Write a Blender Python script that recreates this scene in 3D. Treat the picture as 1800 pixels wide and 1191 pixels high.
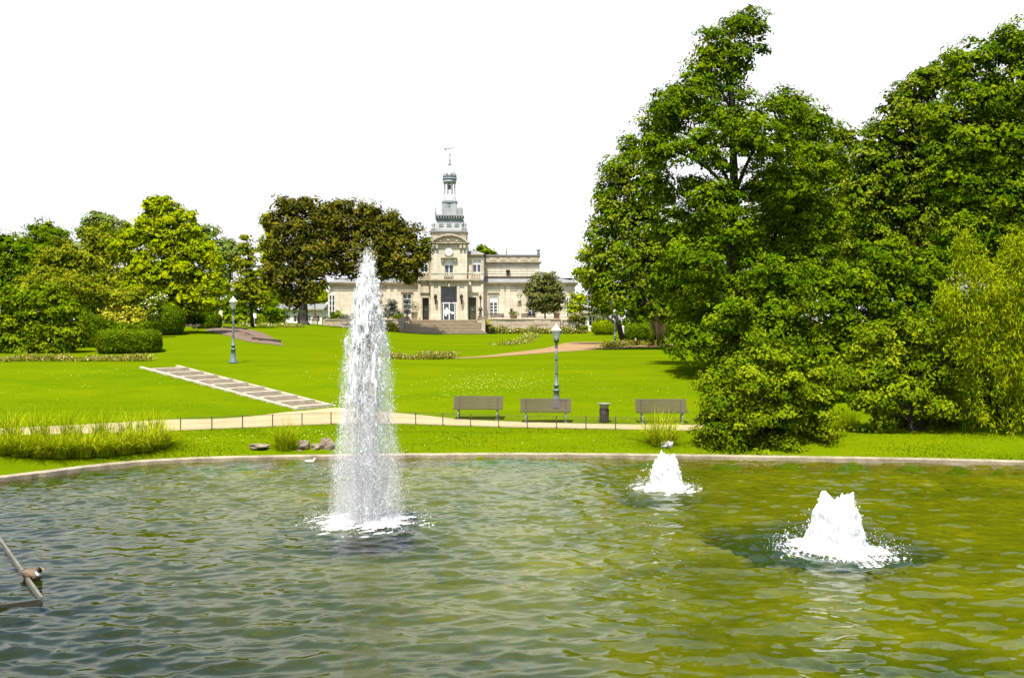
import bpy, math, random
import numpy as np
from mathutils import Vector

# ------------------------------------------------------------------ scene, camera, light
for o in list(bpy.data.objects):
    bpy.data.objects.remove(o, do_unlink=True)
SC = bpy.context.scene
COL = SC.collection
R = math.radians
FPX, HY, CZ = 1700.0, 570.0, 4.2          # focal length (photo px), horizon row, eye height above the water

cam_d = bpy.data.cameras.new('camera')
cam = bpy.data.objects.new('camera', cam_d)
COL.objects.link(cam)
cam.location = (0, 0, CZ)
cam.rotation_euler = (R(90), 0, 0)
cam_d.sensor_width = 36.0
cam_d.lens = 36.0 * FPX / 1800.0
cam_d.shift_y = -25.5 / 1800.0
cam_d.clip_start = 0.1
cam_d.clip_end = 3000
SC.camera = cam

SUN_DIR = Vector((-0.10, -0.375, 0.92)).normalized()
world = bpy.data.worlds.new('World')
SC.world = world
world.use_nodes = True
wn, wl = world.node_tree.nodes, world.node_tree.links
wn.clear()
w_out = wn.new('ShaderNodeOutputWorld')
w_bg = wn.new('ShaderNodeBackground')
w_bg.inputs['Strength'].default_value = 0.15
sky = wn.new('ShaderNodeTexSky')
sky.sky_type = 'NISHITA'
sky.sun_disc = False
sky.sun_elevation = math.asin(SUN_DIR.z)
sky.sun_rotation = math.atan2(SUN_DIR.x, SUN_DIR.y) % (2 * math.pi)
sky.air_density = 1.0
sky.dust_density = 1.5
w_tc = wn.new('ShaderNodeTexCoord')
w_sep = wn.new('ShaderNodeSeparateXYZ')
wl.new(w_tc.outputs['Generated'], w_sep.inputs[0])
w_low = wn.new('ShaderNodeMapRange')      # bright summer haze and cloud low down, broken cloud higher up
w_low.interpolation_type = 'SMOOTHSTEP'
for k, v in (('From Min', 0.50), ('From Max', 0.58), ('To Min', 1.0), ('To Max', 0.0)):
    w_low.inputs[k].default_value = v
w_n2 = wn.new('ShaderNodeTexNoise')
w_n2.inputs['Scale'].default_value = 3.2
w_n2.inputs['Detail'].default_value = 6
wl.new(w_tc.outputs['Generated'], w_n2.inputs['Vector'])
w_edge = wn.new('ShaderNodeMath'); w_edge.operation = 'MULTIPLY_ADD'      # ragged upper edge of the cloud bank
w_edge.inputs[1].default_value = 0.30
wl.new(w_n2.outputs['Fac'], w_edge.inputs[0]); wl.new(w_sep.outputs['Z'], w_edge.inputs[2])
wl.new(w_edge.outputs[0], w_low.inputs['Value'])
w_map = wn.new('ShaderNodeMapping')
w_map.inputs['Scale'].default_value = (1, 1, 2.2)
wl.new(w_tc.outputs['Generated'], w_map.inputs[0])
w_noise = wn.new('ShaderNodeTexNoise')
w_noise.inputs['Scale'].default_value = 2.6
w_noise.inputs['Detail'].default_value = 7
w_noise.inputs['Roughness'].default_value = 0.55
wl.new(w_map.outputs[0], w_noise.inputs['Vector'])
w_cl = wn.new('ShaderNodeMapRange')
w_cl.interpolation_type = 'SMOOTHSTEP'
w_cl.inputs['From Min'].default_value = 0.54
w_cl.inputs['From Max'].default_value = 0.68
wl.new(w_noise.outputs['Fac'], w_cl.inputs['Value'])
w_max = wn.new('ShaderNodeMath')
w_max.operation = 'MAXIMUM'
wl.new(w_low.outputs[0], w_max.inputs[0])
wl.new(w_cl.outputs[0], w_max.inputs[1])
w_mix = wn.new('ShaderNodeMix')
w_mix.data_type = 'RGBA'
wl.new(w_max.outputs[0], w_mix.inputs[0])
wl.new(sky.outputs[0], w_mix.inputs[6])
w_mix.inputs[7].default_value = (3.5, 3.55, 3.65, 1)
wl.new(w_mix.outputs[2], w_bg.inputs['Color'])
wl.new(w_bg.outputs[0], w_out.inputs['Surface'])

sun_d = bpy.data.lights.new('sun', 'SUN')
sun_d.energy = 5.0
sun_d.angle = R(0.53)
sun_d.color = (1.0, 0.95, 0.86)
sun = bpy.data.objects.new('sun', sun_d)
COL.objects.link(sun)
sun.rotation_euler = (-SUN_DIR).to_track_quat('-Z', 'Y').to_euler()
sun.location = (-60, -50, 90)

SC.render.engine = 'CYCLES'
SC.view_settings.view_transform = 'Standard'
SC.view_settings.look = 'None'
SC.view_settings.gamma = 1.0
SC.view_settings.use_curve_mapping = False
SC.view_settings.exposure = 1.2
SC.cycles.max_bounces = 10
SC.cycles.diffuse_bounces = 4
SC.cycles.glossy_bounces = 4
SC.cycles.transmission_bounces = 6
SC.cycles.transparent_max_bounces = 12
SC.cycles.caustics_reflective = False
SC.cycles.caustics_refractive = False
SC.cycles.sample_clamp_indirect = 6.0

# ------------------------------------------------------------------ small helpers
def P(px, py, d):
    """the place at distance d that the camera sees at photo pixel (px, py)"""
    return np.array([(px - 900.0) / FPX * d, d, CZ - (py - HY) / FPX * d])

def tag(o, label=None, cat=None, group=None, kind=None):
    if label: o['label'] = label
    if cat: o['category'] = cat
    if group: o['group'] = group
    if kind: o['kind'] = kind
    return o

def empty(name, loc, label=None, cat=None, group=None, rz=0.0):
    o = bpy.data.objects.new(name, None)
    COL.objects.link(o)
    o.location = loc
    o.rotation_euler = (0, 0, rz)
    o.empty_display_size = 0.3
    return tag(o, label, cat, group)

def link_mesh(name, me, parent=None, loc=None):
    o = bpy.data.objects.new(name, me)
    COL.objects.link(o)
    if parent is not None: o.parent = parent
    if loc is not None: o.location = loc
    return o

def np_mesh(name, V, F, mats, tint=None, smooth=False, mi=None):
    """mesh from numpy verts (n,3) and faces (m,3 or 4)"""
    me = bpy.data.meshes.new(name)
    V = np.ascontiguousarray(V, dtype=np.float32)
    F = np.ascontiguousarray(F, dtype=np.int32)
    k = F.shape[1]
    me.vertices.add(len(V)); me.vertices.foreach_set('co', V.ravel())
    me.loops.add(F.size); me.loops.foreach_set('vertex_index', F.ravel())
    me.polygons.add(len(F))
    me.polygons.foreach_set('loop_start', np.arange(0, F.size, k, dtype=np.int32))
    me.polygons.foreach_set('loop_total', np.full(len(F), k, dtype=np.int32))
    me.polygons.foreach_set('use_smooth', np.full(len(F), smooth, dtype=bool))
    for m in (mats if isinstance(mats, (list, tuple)) else [mats]): me.materials.append(m)
    if mi is not None: me.polygons.foreach_set('material_index', np.asarray(mi, dtype=np.int32))
    if tint is not None:
        a = me.attributes.new('tint', 'FLOAT', 'POINT')
        a.data.foreach_set('value', np.ascontiguousarray(tint, dtype=np.float32))
    me.update(calc_edges=True)
    me.validate()
    return me

class MB:
    """collects boxes, lathes and tubes into ONE mesh"""
    def __init__(s): s.v, s.f, s.m, s.sm = [], [], [], []
    def face(s, idx, m=0, sm=False): s.f.append(tuple(idx)); s.m.append(m); s.sm.append(sm)
    def verts(s, pts):
        b = len(s.v); s.v += [tuple(map(float, p)) for p in pts]; return b
    def poly(s, pts, m=0):
        b = s.verts(pts); s.face(range(b, b + len(pts)), m)
    def box(s, x0, x1, y0, y1, z0, z1, m=0):
        if x0 > x1: x0, x1 = x1, x0
        if y0 > y1: y0, y1 = y1, y0
        if z0 > z1: z0, z1 = z1, z0
        b = s.verts([(x0,y0,z0),(x1,y0,z0),(x1,y1,z0),(x0,y1,z0),(x0,y0,z1),(x1,y0,z1),(x1,y1,z1),(x0,y1,z1)])
        for q in ((0,3,2,1),(4,5,6,7),(0,1,5,4),(1,2,6,5),(2,3,7,6),(3,0,4,7)): s.face([b+i for i in q], m)
        return s
    def frustum(s, cx, cy, z0, z1, w0, d0, w1, d1, m=0):
        b = s.verts([(cx+a*w0/2, cy+c*d0/2, z0) for a, c in ((-1,-1),(1,-1),(1,1),(-1,1))] +
                    [(cx+a*w1/2, cy+c*d1/2, z1) for a, c in ((-1,-1),(1,-1),(1,1),(-1,1))])
        for q in ((0,3,2,1),(4,5,6,7),(0,1,5,4),(1,2,6,5),(2,3,7,6),(3,0,4,7)): s.face([b+i for i in q], m)
        return s
    def lathe(s, prof, n=16, c=(0,0,0), m=0, sm=True, a0=0.0, a1=2*math.pi):
        full = abs(a1 - a0 - 2*math.pi) < 1e-6
        k = n if full else n + 1
        rings = []
        for r, z in prof:
            rings.append(s.verts([(c[0]+r*math.cos(a0+(a1-a0)*i/n), c[1]+r*math.sin(a0+(a1-a0)*i/n), c[2]+z) for i in range(k)]))
        for a, b in zip(rings, rings[1:]):
            for i in range(n):
                j = (i+1) % k
                s.face((a+i, a+j, b+j, b+i), m, sm)
        if full:
            if prof[0][0] > 1e-4: s.face(range(rings[0]+k-1, rings[0]-1, -1), m)
            if prof[-1][0] > 1e-4: s.face(range(rings[-1], rings[-1]+k), m)
        return s
    def tube(s, pts, rad, n=8, m=0, cap=True):
        pts = [Vector(p) for p in pts]
        if not hasattr(rad, '__len__'): rad = [rad]*len(pts)
        rings = []
        for i, p in enumerate(pts):
            t = (pts[min(i+1, len(pts)-1)] - pts[max(i-1, 0)]).normalized()
            u = t.cross(Vector((0.013, 1, 0.02)) if abs(t.y) < 0.9 else Vector((1, 0, 0.02))).normalized()
            w = t.cross(u)
            rings.append(s.verts([p + (u*math.cos(2*math.pi*k/n) + w*math.sin(2*math.pi*k/n))*rad[i] for k in range(n)]))
        for a, b in zip(rings, rings[1:]):
            for i in range(n):
                j = (i+1) % n
                s.face((a+i, b+i, b+j, a+j), m, True)
        if cap:
            s.face(range(rings[0], rings[0]+n), m); s.face(range(rings[-1]+n-1, rings[-1]-1, -1), m)
        return s
    def mesh(s, name, mats):
        me = bpy.data.meshes.new(name)
        me.from_pydata(s.v, [], s.f)
        for m in (mats if isinstance(mats, (list, tuple)) else [mats]): me.materials.append(m)
        me.polygons.foreach_set('material_index', s.m)
        me.polygons.foreach_set('use_smooth', s.sm)
        me.update()
        return me
    def build(s, name, mats, parent=None, loc=None):
        return link_mesh(name, s.mesh(name, mats), parent, loc)

def copy_tree(o, parent=None):
    c = o.copy(); COL.objects.link(c)
    if parent is not None: c.parent = parent
    for ch in list(o.children): copy_tree(ch, c)
    return c

# ------------------------------------------------------------------ materials
class NT:
    def __init__(s, name):
        s.mat = bpy.data.materials.new(name); s.mat.use_nodes = True
        s.n, s.l = s.mat.node_tree.nodes, s.mat.node_tree.links
        s.n.clear()
        s.out = s.n.new('ShaderNodeOutputMaterial')
    def new(s, t, **kw):
        x = s.n.new('ShaderNode' + t)
        for k, v in kw.items():
            if hasattr(x, k) and k not in x.inputs: setattr(x, k, v)
            else: s.set(x, k, v)
        return x
    def set(s, x, k, v):
        if hasattr(v, 'is_linked') or hasattr(v, 'links'): s.l.new(v, x.inputs[k])
        else: x.inputs[k].default_value = v
    def coord(s, scale=(1,1,1), kind='Object'):
        tc = s.new('TexCoord'); mp = s.new('Mapping', Scale=scale)
        s.l.new(tc.outputs[kind], mp.inputs[0]); return mp.outputs[0]
    def noise(s, vec, scale, detail=4, rough=0.55, dist=0.0):
        x = s.new('TexNoise', Scale=scale, Detail=detail, Roughness=rough, Distortion=dist)
        s.l.new(vec, x.inputs['Vector']); return x.outputs['Fac']
    def ramp(s, fac, *stops):
        x = s.new('ValToRGB'); e = x.color_ramp.elements
        while len(e) < len(stops): e.new(0.5)
        for el, (p, c) in zip(e, stops): el.position = p; el.color = (*c, 1) if len(c) == 3 else c
        s.l.new(fac, x.inputs[0]); return x.outputs[0]
    def mixc(s, fac, a, b, mode='MIX'):
        x = s.new('Mix'); x.data_type = 'RGBA'; x.blend_type = mode
        for i, v in ((0, fac), (6, a), (7, b)):
            if isinstance(v, (int, float)): x.inputs[i].default_value = v
            elif isinstance(v, tuple): x.inputs[i].default_value = (*v, 1)
            else: s.l.new(v, x.inputs[i])
        return x.outputs[2]
    def bump(s, h, strength=0.3, dist=0.05):
        x = s.new('Bump', Strength=strength, Distance=dist); s.l.new(h, x.inputs['Height']); return x.outputs[0]
    def done(s, sh): s.l.new(sh, s.out.inputs['Surface']); return s.mat

def principled(t, col, rough=0.7, metal=0.0, normal=None, spec=0.3):
    b = t.new('BsdfPrincipled', Roughness=rough, Metallic=metal)
    b.inputs['Specular IOR Level'].default_value = spec
    if isinstance(col, tuple): b.inputs['Base Color'].default_value = (*col, 1)
    else: t.l.new(col, b.inputs['Base Color'])
    if normal is not None: t.l.new(normal, b.inputs['Normal'])
    return b.outputs[0]

def mat_worn(name, c1, c2, scale=3.0, rough=0.75, metal=0.0, bump=0.15, stretch=(1,1,1), spec=0.3, dist=0.02):
    t = NT(name); v = t.coord(stretch)
    n = t.noise(v, scale, 6, 0.6)
    n2 = t.noise(v, scale*9, 3, 0.6)
    c = t.mixc(0.35, t.ramp(n, (0.32, c1), (0.68, c2)), t.ramp(n2, (0.3, c1), (0.7, c2)))
    return t.done(principled(t, c, rough, metal, t.bump(n2, bump, dist), spec))

def mat_leaf(name, c1, c2, c3=None, trans=0.38, gloss=0.0):
    """leaf: every clump and leaf carries its own 'tint' (a hue of its own, not light)"""
    t = NT(name)
    a = t.new('Attribute'); a.attribute_name = 'tint'
    k = 1.85; c1, c2, c3 = (tuple(x*k for x in c) for c in (c1, c2, c3 or c2))
    col = t.ramp(a.outputs['Fac'], (0.05, c1), (0.6, c2), (0.98, c3))
    trans = trans*0.45
    d = t.new('BsdfDiffuse'); t.l.new(col, d.inputs[0])
    tr = t.new('BsdfTranslucent')
    warm = t.mixc(1.0, col, (1.0, 0.95, 0.35), 'MULTIPLY')
    t.l.new(warm, tr.inputs[0])
    m = t.new('MixShader'); m.inputs[0].default_value = trans
    t.l.new(d.outputs[0], m.inputs[1]); t.l.new(tr.outputs[0], m.inputs[2])
    if gloss <= 0: return t.done(m.outputs[0])
    g = t.new('BsdfGlossy'); g.inputs['Roughness'].default_value = 0.55
    m2 = t.new('MixShader'); m2.inputs[0].default_value = gloss
    t.l.new(m.outputs[0], m2.inputs[1]); t.l.new(g.outputs[0], m2.inputs[2])
    return t.done(m2.outputs[0])

M = {}
M['bark'] = mat_worn('bark', (0.018,0.015,0.010), (0.060,0.050,0.035), 6, 0.9, bump=0.7, stretch=(3,3,0.6), dist=0.05)
M['pale_bark'] = mat_worn('pale_bark', (0.16,0.14,0.11), (0.36,0.31,0.25), 5, 0.9, bump=0.6, stretch=(3,3,0.7), dist=0.05)
M['lamp_paint'] = mat_worn('lamp_paint', (0.055,0.085,0.078), (0.13,0.165,0.152), 5, 0.4, bump=0.05, spec=0.5)
M['lamp_dark'] = mat_worn('lamp_dark', (0.025,0.045,0.035), (0.06,0.09,0.07), 5, 0.4, bump=0.05, spec=0.5)
M['lamp_cap'] = mat_worn('lamp_cap', (0.40,0.40,0.38), (0.56,0.56,0.54), 5, 0.35, bump=0.03, spec=0.5)
M['iron'] = mat_worn('iron', (0.03,0.022,0.018), (0.08,0.055,0.04), 7, 0.65, bump=0.1)
M['bench_wood'] = mat_worn('bench_wood', (0.040,0.027,0.023), (0.105,0.075,0.064), 3, 0.7, bump=0.3, stretch=(0.5,9,9), spec=0.12, dist=0.005)
M['bench_iron'] = mat_worn('bench_iron', (0.12,0.16,0.12), (0.26,0.31,0.26), 6, 0.5, bump=0.05)
M['bin_dark'] = mat_worn('bin_dark', (0.025,0.022,0.018), (0.06,0.055,0.045), 5, 0.7)
M['bin_rim'] = mat_worn('bin_rim', (0.13,0.16,0.09), (0.22,0.24,0.16), 5, 0.5)
M['kerb'] = mat_worn('kerb_concrete', (0.11,0.09,0.055), (0.32,0.27,0.185), 2.2, 0.85, bump=0.4)
M['pale_edge'] = mat_worn('pale_edge_stone', (0.27,0.23,0.16), (0.47,0.41,0.30), 2.5, 0.85, bump=0.3)
M['rock'] = mat_worn('rock', (0.13,0.095,0.06), (0.34,0.275,0.195), 5, 0.9, bump=0.9, dist=0.06)
M['pale_rock'] = mat_worn('pale_rock', (0.42,0.38,0.31), (0.62,0.58,0.50), 5, 0.85, bump=0.6, dist=0.04)
def mat_ashlar(name, c1, c2, grime, amount):
    """fine coursed stone: joints, tone of each block, runs of dirt"""
    t = NT(name); tc = t.new('TexCoord'); sp = t.new('SeparateXYZ'); t.l.new(tc.outputs['Object'], sp.inputs[0])
    cb = t.new('CombineXYZ'); t.l.new(sp.outputs[0], cb.inputs[0]); t.l.new(sp.outputs[2], cb.inputs[1])
    br = t.new('TexBrick', Scale=1.0); br.inputs['Brick Width'].default_value = 1.0; br.inputs['Row Height'].default_value = 0.42
    br.inputs['Mortar Size'].default_value = 0.016; br.inputs['Mortar Smooth'].default_value = 0.4; br.inputs['Bias'].default_value = 0.1
    br.inputs['Color1'].default_value = (*c1, 1); br.inputs['Color2'].default_value = (*c2, 1); br.inputs['Mortar'].default_value = (c1[0]*0.62, c1[1]*0.58, c1[2]*0.5, 1)
    t.l.new(cb.outputs[0], br.inputs['Vector'])
    n = t.noise(t.coord((1.1, 1.1, 0.28)), 1.3, 6, 0.65); n2 = t.noise(t.coord(), 7, 4, 0.65)
    m = t.new('MapRange'); t.l.new(n, m.inputs['Value'])
    for q, w_ in (('From Min', 0.48), ('From Max', 0.72), ('To Min', 0.0), ('To Max', amount)): m.inputs[q].default_value = w_
    c = t.mixc(m.outputs[0], br.outputs['Color'], grime)
    c = t.mixc(0.35, c, t.ramp(n2, (0.3, c1), (0.7, c2)))
    return t.done(principled(t, c, 0.85, 0, t.bump(n2, 0.2, 0.02), 0.2))
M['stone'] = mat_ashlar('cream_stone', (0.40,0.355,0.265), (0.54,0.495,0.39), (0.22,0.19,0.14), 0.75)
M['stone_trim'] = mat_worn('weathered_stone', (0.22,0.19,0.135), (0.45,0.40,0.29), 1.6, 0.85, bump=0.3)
M['stone_dark'] = mat_ashlar('dark_stone', (0.30,0.255,0.175), (0.46,0.40,0.28), (0.14,0.115,0.08), 0.85)  # darker stone tone for the left bay, left trim and the busts
M['steps'] = mat_worn('step_stone', (0.25,0.20,0.135), (0.42,0.35,0.25), 1.8, 0.85, bump=0.3)
M['lead'] = mat_worn('lead_roof', (0.10,0.10,0.095), (0.20,0.20,0.185), 0.8, 0.55, bump=0.1)
M['tower_metal'] = mat_worn('pale_zinc', (0.17,0.18,0.18), (0.33,0.34,0.325), 0.9, 0.5, bump=0.1)
M['tower_dark'] = mat_worn('slate_blue_trim', (0.10,0.13,0.16), (0.20,0.24,0.27), 1.5, 0.5, bump=0.1)
M['white_paint'] = mat_worn('white_paint', (0.62,0.62,0.60), (0.75,0.75,0.73), 2, 0.45, bump=0.05)
M['dark_door'] = mat_worn('dark_doorway', (0.012,0.013,0.010), (0.035,0.035,0.025), 3, 0.5, bump=0.05)
M['green_door'] = mat_worn('green_door', (0.03,0.035,0.015), (0.06,0.06,0.03), 3, 0.5, bump=0.05)
M['render_white'] = mat_worn('white_render', (0.55,0.52,0.45), (0.68,0.65,0.57), 0.6, 0.85, bump=0.1)
M['paper'] = mat_worn('paper', (0.66,0.66,0.64), (0.78,0.78,0.76), 4, 0.7, bump=0.02)
M['sign_cream'] = mat_worn('sign_cream', (0.60,0.55,0.38), (0.72,0.67,0.50), 4, 0.6, bump=0.02)
M['sign_red'] = mat_worn('sign_red', (0.35,0.12,0.06), (0.45,0.18,0.10), 4, 0.6, bump=0.02)
M['hand'] = mat_worn('clock_hand', (0.01,0.01,0.012), (0.03,0.03,0.03), 4, 0.5, bump=0.02)
M['terracotta'] = mat_worn('terracotta', (0.16,0.09,0.05), (0.30,0.19,0.12), 4, 0.8, bump=0.1)
M['timber_grey'] = mat_worn('wet_grey_timber', (0.05,0.047,0.032), (0.15,0.14,0.10), 3, 0.5, bump=0.3, stretch=(1,1,1), spec=0.5, dist=0.01)
M['timber_dark'] = mat_worn('wet_dark_timber', (0.018,0.016,0.010), (0.05,0.045,0.03), 3, 0.4, bump=0.3, spec=0.5, dist=0.01)
M['soil'] = mat_worn('soil', (0.075,0.045,0.028), (0.17,0.115,0.075), 3, 0.95, bump=0.8, dist=0.08)
M['stair_gravel'] = mat_worn('stair_gravel', (0.085,0.060,0.036), (0.17,0.125,0.08), 3, 0.95, bump=0.6, dist=0.03)

def mat_glass_window():
    t = NT('window_glass')
    v = t.coord()
    n = t.noise(v, 1.2, 3)
    c = t.ramp(n, (0.3, (0.02,0.024,0.03)), (0.7, (0.06,0.07,0.085)))
    return t.done(principled(t, c, 0.08, 0, None, 0.6))
M['glass'] = mat_glass_window()

def mat_lamp_glass():
    t = NT('opal_glass')
    b = t.new('BsdfPrincipled', Roughness=0.25)
    b.inputs['Base Color'].default_value = (0.60,0.62,0.52,1)
    b.inputs['Transmission Weight'].default_value = 0.35
    b.inputs['IOR'].default_value = 1.2
    return t.done(b.outputs[0])
M['opal'] = mat_lamp_glass()

def mat_white_water(name, trans, gl):
    t = NT(name)
    v = t.coord()
    n = t.noise(v, 9, 5, 0.65)
    c = t.ramp(n, (0.3, (0.72,0.74,0.75)), (0.65, (0.90,0.91,0.90)))
    d = t.new('BsdfDiffuse'); t.l.new(c, d.inputs[0])
    tr = t.new('BsdfTranslucent'); t.l.new(c, tr.inputs[0])
    m = t.new('MixShader'); m.inputs[0].default_value = 0.45
    t.l.new(d.outputs[0], m.inputs[1]); t.l.new(tr.outputs[0], m.inputs[2])
    g = t.new('BsdfGlossy'); g.inputs['Roughness'].default_value = 0.15
    m2 = t.new('MixShader'); m2.inputs[0].default_value = gl
    t.l.new(m.outputs[0], m2.inputs[1]); t.l.new(g.outputs[0], m2.inputs[2])
    tp = t.new('BsdfTransparent')
    m3 = t.new('MixShader'); m3.inputs[0].default_value = trans
    t.l.new(m2.outputs[0], m3.inputs[1]); t.l.new(tp.outputs[0], m3.inputs[2])
    return t.done(m3.outputs[0])
def mat_mist(name, dens):
    t = NT(name)
    v = t.new('VolumeScatter'); v.inputs['Density'].default_value = dens; v.inputs['Color'].default_value = (0.97,0.98,0.98,1); v.inputs['Anisotropy'].default_value = 0.0
    t.l.new(v.outputs[0], t.out.inputs['Volume']); return t.mat
M['mist'] = mat_mist('fine_spray', 0.16)
M['mist_mid'] = mat_mist('drifting_spray', 0.35)
M['mist_core'] = mat_mist('dense_spray', 1.1)
M['froth'] = mat_white_water('froth', 0.0, 0.04)
M['drop'] = mat_white_water('water_drop', 0.30, 0.06)
M['sheet'] = mat_white_water('water_sheet', 0.32, 0.08)

def mat_lawn():
    t = NT('lawn')
    v = t.coord()
    big = t.noise(v, 0.12, 5, 0.6)
    mid = t.noise(t.coord((0.35,1.0,1.0)), 1.3, 5, 0.65)
    fine = t.noise(v, 22, 4, 0.7)
    c = t.ramp(big, (0.38, (0.070,0.108,0.0006)), (0.62, (0.118,0.142,0.0006)))
    c = t.mixc(0.62, c, t.ramp(mid, (0.36, (0.034,0.070,0.0006)), (0.50, (0.084,0.112,0.0006)), (0.66, (0.140,0.142,0.002))))
    band = t.noise(t.coord((0.05, 0.42, 1.0)), 1.0, 3, 0.5)              # passes of the mower
    c = t.mixc(0.40, c, t.ramp(band, (0.38, (0.052,0.090,0.0006)), (0.60, (0.122,0.138,0.0008))))
    c = t.mixc(0.45, c, t.ramp(fine, (0.25, (0.046,0.078,0.0006)), (0.72, (0.135,0.160,0.002))))
    c = t.mixc(1.0, c, (0.82, 0.93, 0.8), 'MULTIPLY')
    d = t.new('BsdfDiffuse'); t.l.new(c, d.inputs[0]); t.l.new(t.bump(fine, 0.5, 0.04), d.inputs['Normal'])
    return t.done(d.outputs[0])
M['lawn'] = mat_lawn()

def mat_path(name, c1, c2):
    t = NT(name); v = t.coord()
    a = t.noise(v, 0.6, 5, 0.6); b = t.noise(v, 30, 3, 0.7)
    c = t.mixc(0.4, t.ramp(a, (0.3, c1), (0.7, c2)), t.ramp(b, (0.3, c1), (0.75, c2)))
    return t.done(principled(t, c, 0.95, 0, t.bump(b, 0.4, 0.02), 0.0))
M['path'] = mat_path('pale_gravel', (0.24,0.19,0.098), (0.34,0.28,0.16))
M['ochre_path'] = mat_path('ochre_gravel', (0.17,0.105,0.052), (0.25,0.165,0.088))
M['terrace'] = mat_path('terrace_gravel', (0.30,0.25,0.17), (0.42,0.36,0.26))

def mat_pond_floor():
    t = NT('algae_floor'); v = t.coord()
    a = t.noise(v, 0.45, 5, 0.6, 0.4); b = t.noise(v, 4, 4, 0.7)
    c = t.ramp(a, (0.30, (0.034,0.046,0.001)), (0.52, (0.105,0.108,0.002)), (0.75, (0.21,0.185,0.004)))
    c = t.mixc(0.4, c, t.ramp(b, (0.3, (0.034,0.044,0.001)), (0.7, (0.17,0.15,0.004))))
    sp = t.new('SeparateXYZ'); t.l.new(v, sp.inputs[0])                 # darkening painted in towards the near left so the reflected sky stands out
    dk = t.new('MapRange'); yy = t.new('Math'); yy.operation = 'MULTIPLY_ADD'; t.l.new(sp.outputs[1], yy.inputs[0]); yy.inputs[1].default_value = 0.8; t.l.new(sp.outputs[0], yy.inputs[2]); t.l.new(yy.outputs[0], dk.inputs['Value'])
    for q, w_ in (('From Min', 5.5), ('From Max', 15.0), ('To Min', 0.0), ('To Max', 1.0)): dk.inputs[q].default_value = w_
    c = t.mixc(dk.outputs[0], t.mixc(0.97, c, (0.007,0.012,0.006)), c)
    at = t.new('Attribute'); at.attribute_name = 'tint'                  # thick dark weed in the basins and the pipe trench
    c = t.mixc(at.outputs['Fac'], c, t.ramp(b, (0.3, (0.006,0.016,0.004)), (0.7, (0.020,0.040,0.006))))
    return t.done(principled(t, c, 0.9, 0, t.bump(b, 0.5, 0.05), 0.1))
M['pond_floor'] = mat_pond_floor()

def mat_water():
    t = NT('pond_water')
    a = t.new('Attribute'); a.attribute_name = 'tint'      # bubbles and silt churned up round the jets
    v = t.coord((0.8, 1.5, 1))
    n = t.noise(v, 5.5, 4, 0.5, 0.4)
    n2 = t.noise(v, 19, 3, 0.55)
    h = t.new('Math'); h.operation = 'MULTIPLY_ADD'; t.l.new(n2, h.inputs[0]); h.inputs[1].default_value = 0.25; t.l.new(n, h.inputs[2])
    nm = t.bump(h.outputs[0], 0.06, 0.03)
    fr = t.new('Fresnel'); fr.inputs['IOR'].default_value = 1.33; t.l.new(nm, fr.inputs['Normal'])
    gl = t.new('BsdfGlossy'); gl.inputs[0].default_value = (0.90,0.92,0.96,1); gl.inputs['Roughness'].default_value = 0.006; t.l.new(nm, gl.inputs['Normal'])
    tp = t.new('BsdfTransparent'); tp.inputs[0].default_value = (0.86,0.92,0.26,1)
    df = t.new('BsdfDiffuse')
    t.l.new(t.mixc(a.outputs['Fac'], (0.020,0.027,0.007), (0.024,0.042,0.026)), df.inputs[0])
    f = t.new('MapRange'); f.inputs['To Min'].default_value = 0.10; f.inputs['To Max'].default_value = 0.45
    t.l.new(a.outputs['Fac'], f.inputs['Value'])
    body = t.new('MixShader'); t.l.new(f.outputs[0], body.inputs[0]); t.l.new(tp.outputs[0], body.inputs[1]); t.l.new(df.outputs[0], body.inputs[2])
    m = t.new('MixShader'); t.l.new(fr.outputs[0], m.inputs[0]); t.l.new(body.outputs[0], m.inputs[1]); t.l.new(gl.outputs[0], m.inputs[2])
    return t.done(m.outputs[0])
M['water'] = mat_water()

# leaves: albedos of real foliage; the light does the rest
M['lf_lime'] = mat_leaf('leaf_lime_tree', (0.022,0.046,0.001), (0.050,0.080,0.0012), (0.088,0.120,0.002), 0.40)
M['lf_deep'] = mat_leaf('leaf_deep_green', (0.024,0.046,0.001), (0.046,0.074,0.0015), (0.074,0.104,0.002), 0.34)
M['lf_chest'] = mat_leaf('leaf_chestnut', (0.026,0.050,0.001), (0.056,0.084,0.0015), (0.112,0.124,0.010), 0.38)
M['lf_bright'] = mat_leaf('leaf_bright_yellow_green', (0.066,0.098,0.001), (0.118,0.145,0.0012), (0.165,0.175,0.002), 0.42)
M['lf_olive'] = mat_leaf('leaf_olive', (0.046,0.062,0.003), (0.085,0.096,0.003), (0.13,0.13,0.005), 0.30)
M['lf_oak'] = mat_leaf('leaf_holm_oak', (0.018,0.022,0.003), (0.048,0.047,0.004), (0.092,0.074,0.006), 0.22)
M['lf_oak_grey'] = mat_leaf('leaf_clipped_oak', (0.030,0.036,0.008), (0.056,0.062,0.014), (0.095,0.095,0.028), 0.22)
M['lf_hedge'] = mat_leaf('leaf_clipped_hedge', (0.024,0.044,0.0012), (0.044,0.070,0.0015), (0.085,0.105,0.002), 0.28)
M['lf_gold'] = mat_leaf('leaf_golden_shrub', (0.12,0.125,0.006), (0.19,0.18,0.010), (0.26,0.23,0.04), 0.36)
M['lf_bamboo'] = mat_leaf('leaf_bamboo', (0.052,0.084,0.0015), (0.098,0.128,0.002), (0.16,0.168,0.003), 0.45)
M['lf_laurel'] = mat_leaf('leaf_laurel', (0.026,0.048,0.001), (0.062,0.088,0.0015), (0.125,0.145,0.004), 0.34)
M['lf_pale'] = mat_leaf('leaf_pale_far', (0.050,0.075,0.010), (0.080,0.108,0.018), (0.12,0.145,0.04), 0.36)
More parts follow.
